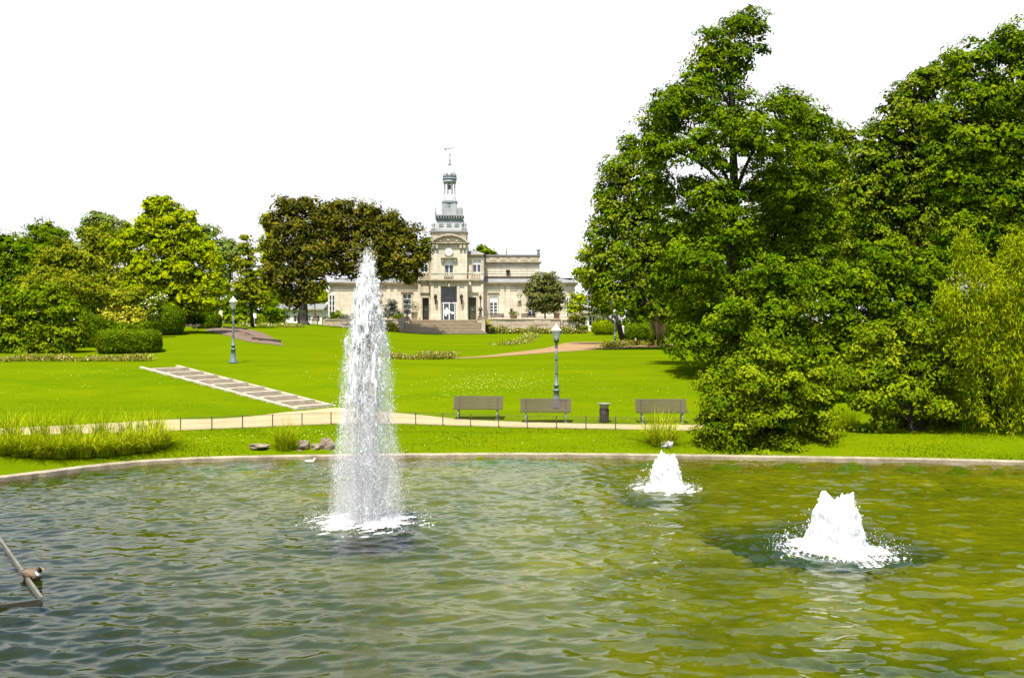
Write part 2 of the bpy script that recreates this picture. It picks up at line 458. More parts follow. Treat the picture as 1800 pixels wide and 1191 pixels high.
M['lf_reed'] = mat_leaf('grass_blade_arching', (0.070,0.098,0.001), (0.140,0.165,0.002), (0.22,0.22,0.012), 0.35)
M['lf_turf'] = mat_leaf('grass_blade_turf', (0.033,0.056,0.0006), (0.055,0.081,0.0006), (0.084,0.10,0.001), 0.35)
M['lf_bed'] = mat_leaf('bed_plants', (0.045,0.055,0.004), (0.085,0.09,0.008), (0.14,0.125,0.02), 0.3)
M['lf_grey'] = mat_leaf('leaf_grey_shrub', (0.05,0.055,0.035), (0.09,0.095,0.065), (0.13,0.13,0.10), 0.25)
M['fl_white'] = mat_leaf('petals_white', (0.22,0.23,0.12), (0.34,0.34,0.22), (0.46,0.45,0.36), 0.3)
M['fl_pink'] = mat_leaf('petals_pink', (0.12,0.07,0.035), (0.24,0.16,0.09), (0.38,0.30,0.20), 0.3)
M['fl_daisy'] = mat_leaf('petals_daisy', (0.20,0.23,0.02), (0.30,0.31,0.06), (0.42,0.42,0.16), 0.3)

# ------------------------------------------------------------------ the pond outline and the lie of the land
def smoothstep(x): x = np.clip(x, 0, 1); return x*x*(3-2*x)

def catmull(pts, n, closed=True):
    pts = np.array(pts, float); m = len(pts); out = []
    rng_ = range(m) if closed else range(m-1)
    for i in rng_:
        p0, p1, p2, p3 = (pts[(i+k) % m] if closed else pts[min(max(i+k, 0), m-1)] for k in (-1, 0, 1, 2))
        for t in np.arange(n)/n:
            out.append(0.5*((2*p1)+(-p0+p2)*t+(2*p0-5*p1+4*p2-p3)*t*t+(-p0+3*p1-3*p2+p3)*t**3))
    if not closed: out.append(pts[-1])
    return np.array(out)

POND = catmull([(-13.8,25.6),(-10.7,29.0),(-5.4,30.1),(0,30.4),(3.5,30.25),(8,29.8),(15.3,28.7),(20.5,26.5),(24,21.5),(24.5,15),
                (20,8.5),(8,6),(-8,6),(-18,9),(-20.5,15),(-18,21)], 9)

def pond_sd(X, Y):
    X = np.atleast_1d(np.asarray(X, float)).ravel(); Y = np.atleast_1d(np.asarray(Y, float)).ravel()
    d = np.full(len(X), 1e9); ins = np.zeros(len(X), bool)
    A, B = POND, np.roll(POND, -1, 0)
    for (ax, ay), (bx_, by_) in zip(A, B):
        ex, ey = bx_-ax, by_-ay
        t = np.clip(((X-ax)*ex+(Y-ay)*ey)/(ex*ex+ey*ey), 0, 1)
        d = np.minimum(d, (X-ax-t*ex)**2+(Y-ay-t*ey)**2)
        if ay != by_:
            c = ((ay > Y) != (by_ > Y)) & (X < (bx_-ax)*(Y-ay)/(by_-ay)+ax)
            ins ^= c
    d = np.sqrt(d)
    return np.where(ins, -d, d)

STAIR = [np.array(p) for p in ((-8.85,39.6),(-7.45,41.0),(-16.3,47.2),(-17.6,45.7))]   # bottom left, bottom right, top right, top left

def in_stair(X, Y, grow=0.0):
    m = np.ones(X.shape, bool); c = sum(STAIR)/4
    for a, b in zip(STAIR, STAIR[1:]+STAIR[:1]):
        e = (b-a)/np.linalg.norm(b-a)
        s = e[0]*(Y-a[1])-e[1]*(X-a[0])
        m &= s > -grow
    return m

def ground(X, Y, carve=True):
    X = np.asarray(X, float); Y = np.asarray(Y, float); sh = X.shape
    X, Y = np.atleast_1d(X).ravel(), np.atleast_1d(Y).ravel()
    a = X/np.maximum(Y, 1)
    w = smoothstep((-0.06-a)/0.20)
    zc = np.interp(Y, [48,60,80,110,125,140,200,900], [2.15,2.2,2.28,2.7,3.05,3.3,3.6,4.0])
    zl = np.interp(Y, [48,56,70,87,110,125,140,200,900], [2.2,2.45,3.0,3.7,4.38,4.45,4.5,4.6,5.0])
    far = zc*(1-w)+zl*w
    s0 = np.interp(X, [-14,-9,-5,-2,2], [36.3,39.0,39.2,37.2,36.3])
    foot = 0.5+0.03*np.clip(Y-33.8, 0, 4)
    t = np.clip((Y-s0)/(47.8-s0), 0, 1)
    z = foot+(far-foot)*(0.45*t+0.55*smoothstep(t))
    z += 0.03*np.sin(X*0.31+1.0)*np.sin(Y*0.23)*smoothstep((Y-38)/6)
    sd = pond_sd(X, Y)
    z = np.minimum(z, 0.075+0.19*np.maximum(sd-0.26, 0))
    z = np.where(sd < 0.04, 0.075-1.6*smoothstep((0.04-sd)/0.3), z)
    z = z+2.0*smoothstep((4.5-Y)/4.0)*(sd > 0)
    # the stair's even ramp, eased into the lawn on both sides
    c0, c1 = (STAIR[0]+STAIR[1])/2, (STAIR[2]+STAIR[3])/2
    ax_ = c1-c0; Ln = np.linalg.norm(ax_); ax_ = ax_/Ln
    v = ((X-c0[0])*ax_[0]+(Y-c0[1])*ax_[1])/Ln; lat = np.abs((X-c0[0])*ax_[1]-(Y-c0[1])*ax_[0])
    ramp = 0.72+(2.16-0.72)*np.clip(v, 0, 1)
    wgt = (1-smoothstep((lat-1.1)/2.2))*smoothstep((v+0.08)/0.10)*(1-smoothstep((v-1.0)/0.12))
    z = z*(1-wgt)+ramp*wgt
    if carve: z = np.where(in_stair(X, Y, 0.02), z-0.22, z)
    return z.reshape(sh)

def gz(x, y): return float(ground(np.array([x]), np.array([y]))[0])

def G(px, py):
    """the point of the ground that photo pixel (px, py) shows"""
    d = np.concatenate([np.arange(24, 60, 0.05), np.arange(60, 400, 0.25)])
    X = (px-900.0)/FPX*d; Z = CZ-(py-HY)/FPX*d
    h = Z-ground(X, d)
    i = np.argmax(h < 0) if (h < 0).any() else len(d)-1
    i = max(i, 1)
    t = h[i-1]/(h[i-1]-h[i]+1e-9) if h[i] < 0 else 1
    dd = d[i-1]+(d[i]-d[i-1])*t
    x = (px-900.0)/FPX*dd
    return np.array([x, dd, gz(x, dd)])

def axis(*seg):
    out = []
    for a, b, s in seg: out += list(np.arange(a, b-1e-6, s))
    return np.array(out+[seg[-1][1]])

def grid_faces(nx, ny):
    i = np.arange(nx-1)[None, :]+np.arange(ny-1)[:, None]*nx
    return np.stack([i, i+1, i+1+nx, i+nx], -1).reshape(-1, 4)

gx = axis((-700,-120,40),(-120,-50,4),(-50,-24,1),(-24,26,0.22),(26,50,1),(50,120,4),(120,700,40))
gy = axis((-300,-20,40),(-20,4,3),(4,26,0.8),(26,49,0.22),(49,90,0.7),(90,150,2),(150,1500,50))
XX, YY = np.meshgrid(gx, gy)
ZZ = ground(XX, YY)
tag(link_mesh('lawn', np_mesh('lawn', np.stack([XX, YY, ZZ], -1).reshape(-1, 3), grid_faces(len(gx), len(gy)), M['lawn'], smooth=True)),
    'sunlit yellow green lawn sloping up from the pond to the building', kind='structure')

# pond floor
px_ = axis((-21.5,-9,0.5),(-9,11,0.14),(11,25,0.35)); py_ = axis((5.5,11,0.5),(11,25,0.14),(25,31,0.3))
XX, YY = np.meshgrid(px_, py_)
rb = np.random.default_rng(3)
ZZ = -0.28+0.04*np.sin(XX*1.7)*np.cos(YY*1.3)+0.012*rb.standard_normal(XX.shape)
wave_ = 0.10*np.sin(2.1*XX+1.3*YY)+0.07*np.sin(5.3*XX-3.1*YY+1)
def basin(x, y, rx, ry, soft): return 1-smoothstep((np.hypot((XX-x)/rx, (YY-y)/ry)+wave_*0.35-1+soft)/soft)
PIT = np.maximum.reduce([basin(6.35,20.1,2.35,2.45,0.10), 0.5*basin(-2.95,20.3,2.9,2.5,0.60), 0.75*basin(3.9,25.2,1.35,1.5,0.30), 0.8*basin(13.5,26.2,3.2,1.3,0.5), 0.75*basin(5.6,13.2,2.3,0.9,0.45)])
tx_ = np.interp(XX, [-1.2, 1.5, 4.6], [17.0, 17.4, 18.4])+0.12*np.sin(XX*2.3)
PIT = np.maximum(PIT, 0.8*(1-smoothstep((np.abs(YY-tx_)-0.10)/0.22))*(XX > -1.2)*(XX < 5.0))
ZZ = ZZ-0.55*PIT
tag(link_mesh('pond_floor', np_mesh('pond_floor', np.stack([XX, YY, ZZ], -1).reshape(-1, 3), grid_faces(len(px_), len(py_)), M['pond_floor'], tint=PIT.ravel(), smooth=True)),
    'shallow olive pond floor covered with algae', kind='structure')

# the fountains' places
JET = P(645, 916, 1700*CZ/(918-HY)); JET[2] = 0
BUB1 = P(1170, 860, 1700*CZ/(859-HY)); BUB1[2] = 0
BUB2 = P(1468, 966, 1700*CZ/(966-HY)); BUB2[2] = 0

# water
s = 0.05
wx = np.arange(-21, 25, s); wy = np.arange(6, 31, s)
XX, YY = np.meshgrid(wx, wy)
sd = pond_sd(XX, YY).reshape(XX.shape)
H = np.zeros_like(XX); DX = np.zeros_like(XX); DY = np.zeros_like(XX)
rw = np.random.default_rng(11)
r1 = np.hypot(XX-JET[0], YY-JET[1]); r2 = np.hypot(XX-BUB1[0], YY-BUB1[1]); r3 = np.hypot(XX-BUB2[0], YY-BUB2[1])
churn = np.exp(-(r1/1.9)**2)*0.9+np.exp(-(r2/1.2)**2)*0.9+np.exp(-(r3/1.5)**2)*0.9
churn = np.clip(churn, 0, 1)
env = 0.75+0.25*np.sin(XX*0.35+0.7)*np.sin(YY*0.42)
for k in range(64):
    lam = 0.16*(4.6**rw.random()) if k < 54 else rw.uniform(0.8, 1.8)
    th = -math.pi/2+rw.normal(0, 0.55)
    kk = 2*math.pi/lam
    slope = 0.040*(lam/0.5)**0.15 if k < 54 else 0.030
    wob = 0.5*np.sin(XX*rw.uniform(0.2,0.7)+rw.uniform(0,6))+0.5*np.sin(YY*rw.uniform(0.2,0.7)+rw.uniform(0,6))
    ph = kk*(XX*math.cos(th)+YY*math.sin(th))+rw.uniform(0, 6.28)+wob; am = env*slope/kk*(1+0.7*churn*(lam < 0.7))
    H += am*np.sin(ph); DX += am*np.cos(ph)*math.cos(th); DY += am*np.cos(ph)*math.sin(th)      # crests drawn together
for r, A, lam, dec in ((r1, 0.016, 0.62, 5.0), (r2, 0.010, 0.42, 2.6), (r3, 0.013, 0.48, 3.0)):
    H += A*np.exp(-r/dec)*np.sin(2*math.pi*r/lam+0.6*np.sin(3*np.arctan2(YY, XX)))*smoothstep((r-0.3)/0.6)
keep = (sd < 0.10) & (np.abs(XX) < 0.62*YY+2.5) & (YY > 7.5)
F = grid_faces(len(wx), len(wy))
F = F[keep.ravel()[F].all(1)]
used = np.zeros(XX.size, bool); used[F.ravel()] = True
idx = np.cumsum(used)-1
V = np.stack([XX+0.8*DX, YY+0.8*DY, H], -1).reshape(-1, 3)[used]
tag(link_mesh('pond_water', np_mesh('pond_water', V, idx[F], M['water'], tint=churn.ravel()[used], smooth=True)),
    'rippled olive green pond water reflecting trees and sky', kind='structure')

# kerb round the pond
def loft_closed(name, line, prof, mats):
    t = np.roll(line, -1, 0)-np.roll(line, 1, 0); t /= np.linalg.norm(t, axis=1)[:, None]
    nrm = np.stack([t[:, 1], -t[:, 0]], 1)
    if pond_sd(*(line[:1]+nrm[:1]*0.3).T)[0] < 0: nrm = -nrm
    m = len(prof); V = []
    for (o, z) in prof: V.append(np.column_stack([line+nrm*o, np.full(len(line), z)]))
    V = np.stack(V, 1).reshape(-1, 3); n = len(line); F = []
    for i in range(n):
        j = (i+1) % n
        for k in range(m-1): F.append((i*m+k, i*m+k+1, j*m+k+1, j*m+k))
    return np_mesh(name, V, np.array(F), mats)
line = catmull(POND[::3], 8)
line += np.random.default_rng(5).normal(0, 0.012, line.shape)
tag(link_mesh('pond_kerb', loft_closed('pond_kerb', line, [(0.0,-0.7),(0.0,0.11),(0.02,0.13),(0.25,0.14),(0.28,0.12),(0.28,-0.3)], M['kerb'])),
    'low worn pale concrete kerb edging the pond', kind='structure')

def drape(name, low, up, mat, label, nu=160, nv=8, lift=0.014):
    A = np.array([G(*p)[:2] for p in low]); B = np.array([G(*p)[:2] for p in up])
    A, B = catmull(A, 24, False), catmull(B, 24, False)
    def res(L):
        c = np.r_[0, np.cumsum(np.linalg.norm(np.diff(L, axis=0), axis=1))]; q = np.linspace(0, c[-1], nu)
        return np.column_stack([np.interp(q, c, L[:, 0]), np.interp(q, c, L[:, 1])])
    A, B = res(A), res(B)
    w = np.linspace(0, 1, nv)[None, :, None]
    XY = A[:, None]*(1-w)+B[:, None]*w
    Z = ground(XY[..., 0], XY[..., 1], False)+lift
    V = np.concatenate([XY, Z[..., None]], -1).reshape(-1, 3)
    tag(link_mesh(name, np_mesh(name, V, grid_faces(nv, nu)[:, ::-1], mat, smooth=True)), label, kind='structure')
    return XY
PATH_FRONT = [(-260,772),(-100,768),(0,765),(150,762),(300,757),(450,751),(600,745),(700,745),(800,748),(900,751),(1000,753),(1110,755),(1230,757),(1300,758),(1370,757)]
PATH_BACK = [(-260,758),(-100,756),(0,753),(150,746),(290,738),(400,735),(520,723),(585,717),(640,721),(700,726),(800,736),(900,741),(1000,744),(1110,746),(1230,747),(1300,747.5),(1370,749)]
PATH_XY = drape('gravel_path', PATH_FRONT, PATH_BACK, M['path'], 'pale gravel path between the low fence and the benches', 420, 8)
UP_LOW = [(800,630.5),(860,627.5),(930,622.5),(1000,617.5),(1060,613.5),(1120,611),(1180,610),(1260,609)]
UP_TOP = [(800,629),(860,624.5),(930,616),(975,608),(1000,602),(1050,601),(1110,603.5),(1260,605)]
drape('upper_path', UP_LOW, UP_TOP, M['ochre_path'], 'ochre gravel path curving across the upper lawn', 160, 8, 0.02)

# stepped ramp on the left slope
st = empty('garden_stair', (STAIR[0][0], STAIR[0][1], gz(*STAIR[0])), 'long shallow garden stair of gravel treads with pale stone edges climbing the lawn', 'stair')
o3 = np.array(st.location)
BLp, BRp, TRp, TLp = STAIR
N = 10
def spt(u, v): return (BLp*(1-u)+BRp*u)*(1-v)+(TLp*(1-u)+TRp*u)*v
def szz(v):
    q = spt(0.5, v); return float(ground(np.array([q[0]]), np.array([q[1]]), False)[0])
zs = np.array([szz((k+0.55)/N)+0.035 for k in range(N)])
for k in range(N):
    v0, v1 = k/N+0.002, (k+1)/N-0.002
    z = zs[k]
    b = MB()
    def slab(v0, v1, u0, u1, z0, z1, m):
        c = [spt(u0, v0), spt(u1, v0), spt(u1, v1), spt(u0, v1)]
        i = b.verts([(p[0]-o3[0], p[1]-o3[1], z0-o3[2]) for p in c]+[(p[0]-o3[0], p[1]-o3[1], z1-o3[2]) for p in c])
        for q in ((0,3,2,1),(4,5,6,7),(0,1,5,4),(1,2,6,5),(2,3,7,6),(3,0,4,7)): b.face([i+j for j in q], m)
    slab(v0+0.030, v1, 0.07, 0.93, z-0.30, z, 0)
    slab(v0, v0+0.029, 0.07, 0.93, z-0.36, z+0.015, 1)          # stone nosing
    b.build('step', [M['stair_gravel'], M['pale_edge']], st)
for u0, u1 in ((0.0, 0.065), (0.935, 1.0)):
    b = MB(); top = []
    for k in range(21):
        v = k/20; zc = szz(v)+0.055
        p0, p1 = spt(u0, v), spt(u1, v)
        top.append(b.verts([(p0[0]-o3[0], p0[1]-o3[1], zc-0.5-o3[2]), (p0[0]-o3[0], p0[1]-o3[1], zc-o3[2]), (p1[0]-o3[0], p1[1]-o3[1], zc-o3[2]), (p1[0]-o3[0], p1[1]-o3[1], zc-0.5-o3[2])]))
    for i, j in zip(top, top[1:]):
        for q in range(4): b.face((i+q, j+q, j+(q+1) % 4, i+(q+1) % 4))
    b.face(range(top[0], top[0]+4)); b.face(range(top[-1]+3, top[-1]-1, -1))
    b.build('edge_kerb', M['pale_edge'], st)

# soil bed on the left lawn, with its two dark edging boards
def soil_bed():
    pts = [(360,580),(388,575.5),(436,579),(470,589),(497,604),(492,606.5),(440,601),(400,590)]
    q = np.array([G(*p) for p in pts]); c = q.mean(0)
    root = empty('planting_bed', (c[0], c[1], gz(c[0], c[1])), 'bare brown wedge shaped planting bed of tilled soil behind the left lamp post', 'flower bed')
    o = np.array(root.location); rr = np.random.default_rng(4)
    V, F = [], []
    rings = (1.0, 0.8, 0.55, 0.3, 0.0); n = 48
    L = catmull(q[:, :2], 6); n = len(L)
    for r in rings:
        XY = c[:2]+(L-c[:2])*r
        Z = ground(XY[:, 0], XY[:, 1])+0.02+(1-r)*0.10+(rr.random(n)-0.3)*0.10*(r < 1)
        V.append(np.column_stack([XY, Z])-o)
    V = np.concatenate(V)
    for a in range(len(rings)-1):
        for i in range(n):
            j = (i+1) % n
            F.append((a*n+i, a*n+j, (a+1)*n+j, (a+1)*n+i))
    link_mesh('soil', np_mesh('soil', V, np.array(F), M['soil']), root)
    for (a, b_) in (((392,577),(434,580)), ((443,598),(493,602.5))):
        A, B = G(*a)-o, G(*b_)-o
        m = MB(); d = (B-A)/np.linalg.norm(B-A); nn = np.array([-d[1], d[0], 0])*0.04
        i = m.verts([A-nn, B-nn, B+nn, A+nn]+[p+np.array([0, 0, 0.22]) for p in (A-nn, B-nn, B+nn, A+nn)])
        for f in ((0,3,2,1),(4,5,6,7),(0,1,5,4),(1,2,6,5),(2,3,7,6),(3,0,4,7)): m.face([i+j for j in f])
        m.build('edging_board', M['timber_dark'], root)
soil_bed()

# ------------------------------------------------------------------ foliage
def unit(v): return v/np.maximum(np.linalg.norm(v, axis=-1, keepdims=True), 1e-9)

def leaf_quads(rng, C, Nrm, size, aspect=0.62, along=None):
    """one folded rhombic leaf per centre"""
    n = len(C)
    Nrm = unit(Nrm)
    r = rng.standard_normal((n, 3)) if along is None else along+0.35*rng.standard_normal((n, 3))
    u = unit(r-Nrm*(r*Nrm).sum(1, keepdims=True))
    w = np.cross(Nrm, u)
    L = size[:, None]; W = L*aspect
    V = np.stack([C-u*L*0.5, C+w*W*0.5+Nrm*L*0.10, C+u*L*0.5-Nrm*L*0.06, C-w*W*0.5+Nrm*L*0.10], 1)
    return V.reshape(-1, 3), (np.arange(n)[:, None]*4+np.arange(4)[None]).astype(np.int32)

def lobes_px(lst, d, deep=0.85):
    """lobes given as (px, py, rx, ry[, nearer/farther in metres]) -> world ellipsoids"""
    out = []
    for l in lst:
        dd = d+(l[4] if len(l) > 4 else 0)
        p = P(l[0], l[1], dd); k = dd/FPX
        rx, ry = l[2]*k, l[3]*k
        out.append((*p, rx, (rx*0.6+ry*0.4)*deep, ry))
    return np.array(out)

def crown_mesh(name, lobes, mat, seed, leaf=0.16, clump=0.42, per=26, flat=0.55, fill=1.0, droop=0.0, rough=0.16, up=0.55, aspect=0.62, inner=0.75, big=1.8):
    rng = np.random.default_rng(seed)
    Cs, Ns, Ss, Ts = [], [], [], []
    lc, lr = lobes[:, :3], lobes[:, 3:]
    for c, r in zip(lc, lr):
        rm = r.mean(); area = 4*math.pi*((r[0]*r[1])**1.6/3+(r[0]*r[2])**1.6/3+(r[1]*r[2])**1.6/3)**(1/1.6)
        for part in (0, 1):
            n = int(area/(clump*clump*1.45)*fill*(1.0 if part == 0 else inner))
            if n < 3: n = 3
            d = unit(rng.standard_normal((n, 3)))
            wob = 1+rough*np.sin(d[:, 0]*3.1+c[0])*np.sin(d[:, 1]*2.7+c[1]*1.3)+rough*0.8*np.sin(d[:, 2]*5+c[2]*2.1+d[:, 0]*4)
            f = wob*(1.04-0.42*rng.random(n)) if part == 0 else wob*rng.uniform(0.25, 0.80, n)
            p = c+d*r*f[:, None]
            q = np.sqrt((((p[:, None]-lc[None])/lr[None])**2).sum(-1))
            q[q < 1e-6] = 9
            inside = (q < 0.62).sum(1) > (0 if part == 0 else 1)
            p, d = p[~inside], d[~inside]
            m = len(p)
            if m == 0: continue
            k = int(per*1.5) if part == 0 else max(5, int(per*0.5))
            rc = clump*rng.uniform(0.6, 1.35, m)
            off = unit(rng.standard_normal((m, k, 3)))*rng.random((m, k, 1))**0.45*np.array([1.0, 1.0, flat])
            rad = np.linalg.norm(off[..., :2], axis=-1)
            off[..., 2] -= droop*rad**2
            pts = p[:, None]+off*rc[:, None, None]
            nn = 0.5*d[:, None]+0.6*unit(off)+np.array([0, 0, up])+0.22*rng.standard_normal((m, k, 3))
            ct = rng.random(m)
            Cs.append(pts.reshape(-1, 3)); Ns.append(nn.reshape(-1, 3))
            Ss.append((leaf*rng.uniform(0.5, 1.5, (m, k))*(1 if part == 0 else big)).ravel())
            Ts.append((0.78*ct[:, None]+0.22*rng.random((m, k))).ravel())
    C, Nn, S, T = np.concatenate(Cs), np.concatenate(Ns), np.concatenate(Ss), np.concatenate(Ts)
    V, F = leaf_quads(rng, C, Nn, S, aspect)
    return np_mesh(name, V, F, mat, tint=np.repeat(T, 4))

STAT = {}
def set_local(me, base):
    n = len(me.vertices); a = np.empty(n*3, np.float32); me.vertices.foreach_get('co', a)
    a = a.reshape(-1, 3)-np.array(base, np.float32); me.vertices.foreach_set('co', a.ravel()); me.update()

def plant(name, label, cat, lobes, mat, seed, base=None, trunk=None, group=None, bark='bark', limbs=True, part='crown', **kw):
    """a tree or shrub: an Empty at its foot > crown of leaves, trunk with limbs"""
    if base is None:
        i = np.argmin(lobes[:, 2]); x, y = lobes[:, 0].mean(), lobes[:, 1].mean(); base = (x, y, gz(x, y))
    root = empty(name, base, label, cat, group)
    me = crown_mesh(part, lobes, M[mat], seed, **kw)
    STAT[name] = STAT.get(name, 0)+len(me.polygons)
    set_local(me, base)
    link_mesh(part, me, root)
    if trunk:
        rng = np.random.default_rng(seed+77)
        b = MB(); r0, top = trunk[0], np.array(trunk[1], float)-np.array(base)
        mid = [np.array(q, float)-np.array(base) for q in trunk[2:]]
        axis_ = [np.array([0, 0, -0.15]), np.array([0, 0, 0.35])]+mid+[top]
        L = catmull(axis_, 5, False)
        h = np.linspace(0, 1, len(L))
        L[1:-1] += rng.normal(0, r0*0.10, (len(L)-2, 3))*np.array([1, 1, 0])
        rad = r0*(1.0-0.72*h); rad[0] *= 1.45; rad[1:3] *= 1.15
        b.tube(L, list(rad), 9)
        if limbs:
            for lb in lobes[rng.permutation(len(lobes))[:14]]:
                e = lb[:3]-np.array(base)
                zf = e[2]-0.25*np.hypot(e[0], e[1])
                k = int(np.clip(np.searchsorted(L[:, 2], zf*0.8), 3, len(L)-2))
                s_ = L[k]; md = (s_+e)/2+np.array([0, 0, 0.12*np.linalg.norm(e-s_)])
                q = catmull([s_, md, e], 4, False)
                b.tube(q, list(np.linspace(rad[k]*0.55, 0.03, len(q))), 6)
        b.build('trunk' if cat == 'tree' else 'stem', M[bark], root)
    return root

def hedge(name, label, base, size, mat, seed, rz=0.0, power=6, leaf=0.09, n=9000, group=None, taper=0.0, cat='hedge'):
    """a clipped hedge: leaves over a rounded block"""
    rng = np.random.default_rng(seed)
    d = unit(rng.standard_normal((n, 3))*np.array([size[0], size[1], size[2]])**0.4)
    k = (np.abs(d)**power).sum(1)**(-1/power)
    q = d*k[:, None]
    nn = unit(np.sign(d)*np.abs(q)**(power-1)/np.array(size))
    p = q*np.array(size)/2*(1+rng.normal(0, 0.018, (n, 1))+0.02*np.sin(q[:, :1]*9+1)*np.sin(q[:, 2:]*7))
    p[:, :2] *= (1-taper*(p[:, 2:]/size[2]+0.5))
    p[:, 2] += size[2]/2
    V, F = leaf_quads(rng, p, nn+0.55*rng.standard_normal((n, 3)), leaf*rng.uniform(0.6, 1.3, n))
    root = empty(name, base, label, cat, group, rz)
    link_mesh('foliage', np_mesh('foliage', V, F, M[mat], tint=np.repeat(rng.random(n), 4)), root)
    b = MB()
    nu, nv = 20, 10; rows = []
    for j in range(nv+1):
        ph = -math.pi/2+math.pi*j/nv; row = []
        for i in range(nu):
            th = 2*math.pi*i/nu; dd = np.array([math.cos(ph)*math.cos(th), math.cos(ph)*math.sin(th), math.sin(ph)])
            v = dd*(np.abs(dd)**power).sum()**(-1/power)*np.array(size)/2*0.93
            v[:2] *= 1-taper*(v[2]/size[2]+0.5); v[2] += size[2]/2; row.append(v)
        rows.append(b.verts(row))
    for a, c in zip(rows, rows[1:]):
        for i in range(nu): b.face((a+i, a+(i+1) % nu, c+(i+1) % nu, c+i), 0, True)
    b.build('inner_foliage', M[mat], root)
    return root

def blades(rng, base, n, h, spread, width, lean=0.6, curl=0.9, segs=3):
    """arching grass blades rooted round base (3,)"""
    a = rng.uniform(0, 2*math.pi, n); rr = spread*np.sqrt(rng.random(n))
    B = base+np.stack([rr*np.cos(a), rr*np.sin(a), np.zeros(n)], 1)
    az = a+rng.normal(0, 0.9, n); hh = h*rng.uniform(0.5, 1.15, n); ln = lean*rng.random(n)**0.8
    D = np.stack([np.cos(az), np.sin(az), np.zeros(n)], 1); S = np.stack([-np.sin(az), np.cos(az), np.zeros(n)], 1)
    V = []
    for k in range(segs+1):
        t = k/segs
        out = hh*ln*(t**1.6)*curl; z = hh*(t-ln*0.55*t**2.6)
        c = B+D*out[:, None]+np.array([0, 0, 1])*z[:, None]
        w = width*(1-t*0.92)*0.5
        V += [c-S*w, c+S*w]
    V = np.stack(V, 1); m = V.shape[1]
    f = np.array([(2*k, 2*k+1, 2*k+3, 2*k+2) for k in range(segs)])
    F = (np.arange(n)[:, None, None]*m+f[None]).reshape(-1, 4)
    T = np.repeat(rng.random(n), m)
    return V.reshape(-1, 3), F, T

def grass_clump(label, base, n, h, spread, seed, group=None, width=0.016, lean=0.75):
    rng = np.random.default_rng(seed)
    V, F, T = blades(rng, np.zeros(3), n, h, spread, width, lean, 1.25)
    T = np.clip(T*0.7+0.3*rng.random(), 0, 1)
    o = link_mesh('ornamental_grass', np_mesh('ornamental_grass', V, F, M['lf_reed'], tint=T), None, base)
    return tag(o, label, 'ornamental grass', group)

def flower_strip(label, pts, wid, seed, n, h=0.25, petals='fl_pink', frac=0.3, leafm='lf_bed', leaf=0.09, world=False):
    """low bed of mixed plants along a line of photo pixels"""
    rng = np.random.default_rng(seed)
    L = catmull(np.array([p if world else G(*p)[:2] for p in pts]), 10, False)
    c = np.r_[0, np.cumsum(np.linalg.norm(np.diff(L, axis=0), axis=1))]
    q = rng.random(n)*c[-1]
    x = np.interp(q, c, L[:, 0])+rng.normal(0, wid/2.4, n)*0.6; y = np.interp(q, c, L[:, 1])+rng.normal(0, wid/2.4, n)
    bump = 0.55+0.45*np.sin(q*2.3+seed)*np.sin(q*0.9)
    z0 = ground(x, y)
    z = z0+h*rng.random(n)*np.clip(bump+0.3, 0.3, 1.2)+0.02
    isf = (rng.random(n) < frac) & (z-z0 > 0.3*h)
    V, F = leaf_quads(rng, np.stack([x, y, z], 1), rng.standard_normal((n, 3))*0.8+np.array([0, -0.3, 0.8]), leaf*rng.uniform(0.6, 1.4, n)*np.where(isf, 0.9, 1.2))
    base = np.array([x.mean(), y.mean(), 0]); base[2] = gz(base[0], base[1])
    me = np_mesh('flower_bed', V-base, F, [M[leafm], M[petals]], tint=np.repeat(rng.random(n), 4), mi=isf.astype(int))
    return tag(link_mesh('flower_bed', me, None, base), label, 'flower bed')

# ------------------------------------------------------------------ the building with its clock tower
Y0 = 129.0
B0 = np.array([(790-900)/FPX*Y0, Y0, CZ-(562-HY)/FPX*Y0])
bld = empty('mansion', B0, 'cream stone mansion with a clock tower and bell turret on the hill', 'building')
def bx(px, y=0.0): return (px-900)/FPX*(Y0+y)-B0[0]
def bz(py, y=0.0): return CZ-(py-HY)/FPX*(Y0+y)-B0[2]

def wall_open(b, x0, x1, z0, z1, y, opens, depth=0.35, m=0):
    """a wall facing the camera with real openings and reveals"""
    xs = sorted({x0, x1, *[v for o in opens for v in o[:2]]}); zs_ = sorted({z0, z1, *[v for o in opens for v in o[2:]]})
    for i in range(len(xs)-1):
        for j in range(len(zs_)-1):
            cx, cz = (xs[i]+xs[i+1])/2, (zs_[j]+zs_[j+1])/2
            if any(o[0] < cx < o[1] and o[2] < cz < o[3] for o in opens): continue
            b.poly([(xs[i],y,zs_[j]),(xs[i+1],y,zs_[j]),(xs[i+1],y,zs_[j+1]),(xs[i],y,zs_[j+1])], m)
    for a, c, e, f in opens:
        Y = y+depth
        b.poly([(a,y,e),(a,y,f),(a,Y,f),(a,Y,e)], m); b.poly([(c,y,f),(c,y,e),(c,Y,e),(c,Y,f)], m)
        b.poly([(a,y,f),(c,y,f),(c,Y,f),(a,Y,f)], m); b.poly([(a,y,e),(a,Y,e),(c,Y,e),(c,y,e)], m)

def sides(b, x0, x1, y0, y1, z0, z1, m=0, top=True):
    b.poly([(x0,y1,z0),(x0,y0,z0),(x0,y0,z1),(x0,y1,z1)], m); b.poly([(x1,y0,z0),(x1,y1,z0),(x1,y1,z1),(x1,y0,z1)], m)
    b.poly([(x1,y1,z0),(x0,y1,z0),(x0,y1,z1),(x1,y1,z1)], m)
    if top: b.poly([(x0,y0,z1),(x1,y0,z1),(x1,y1,z1),(x0,y1,z1)], m)

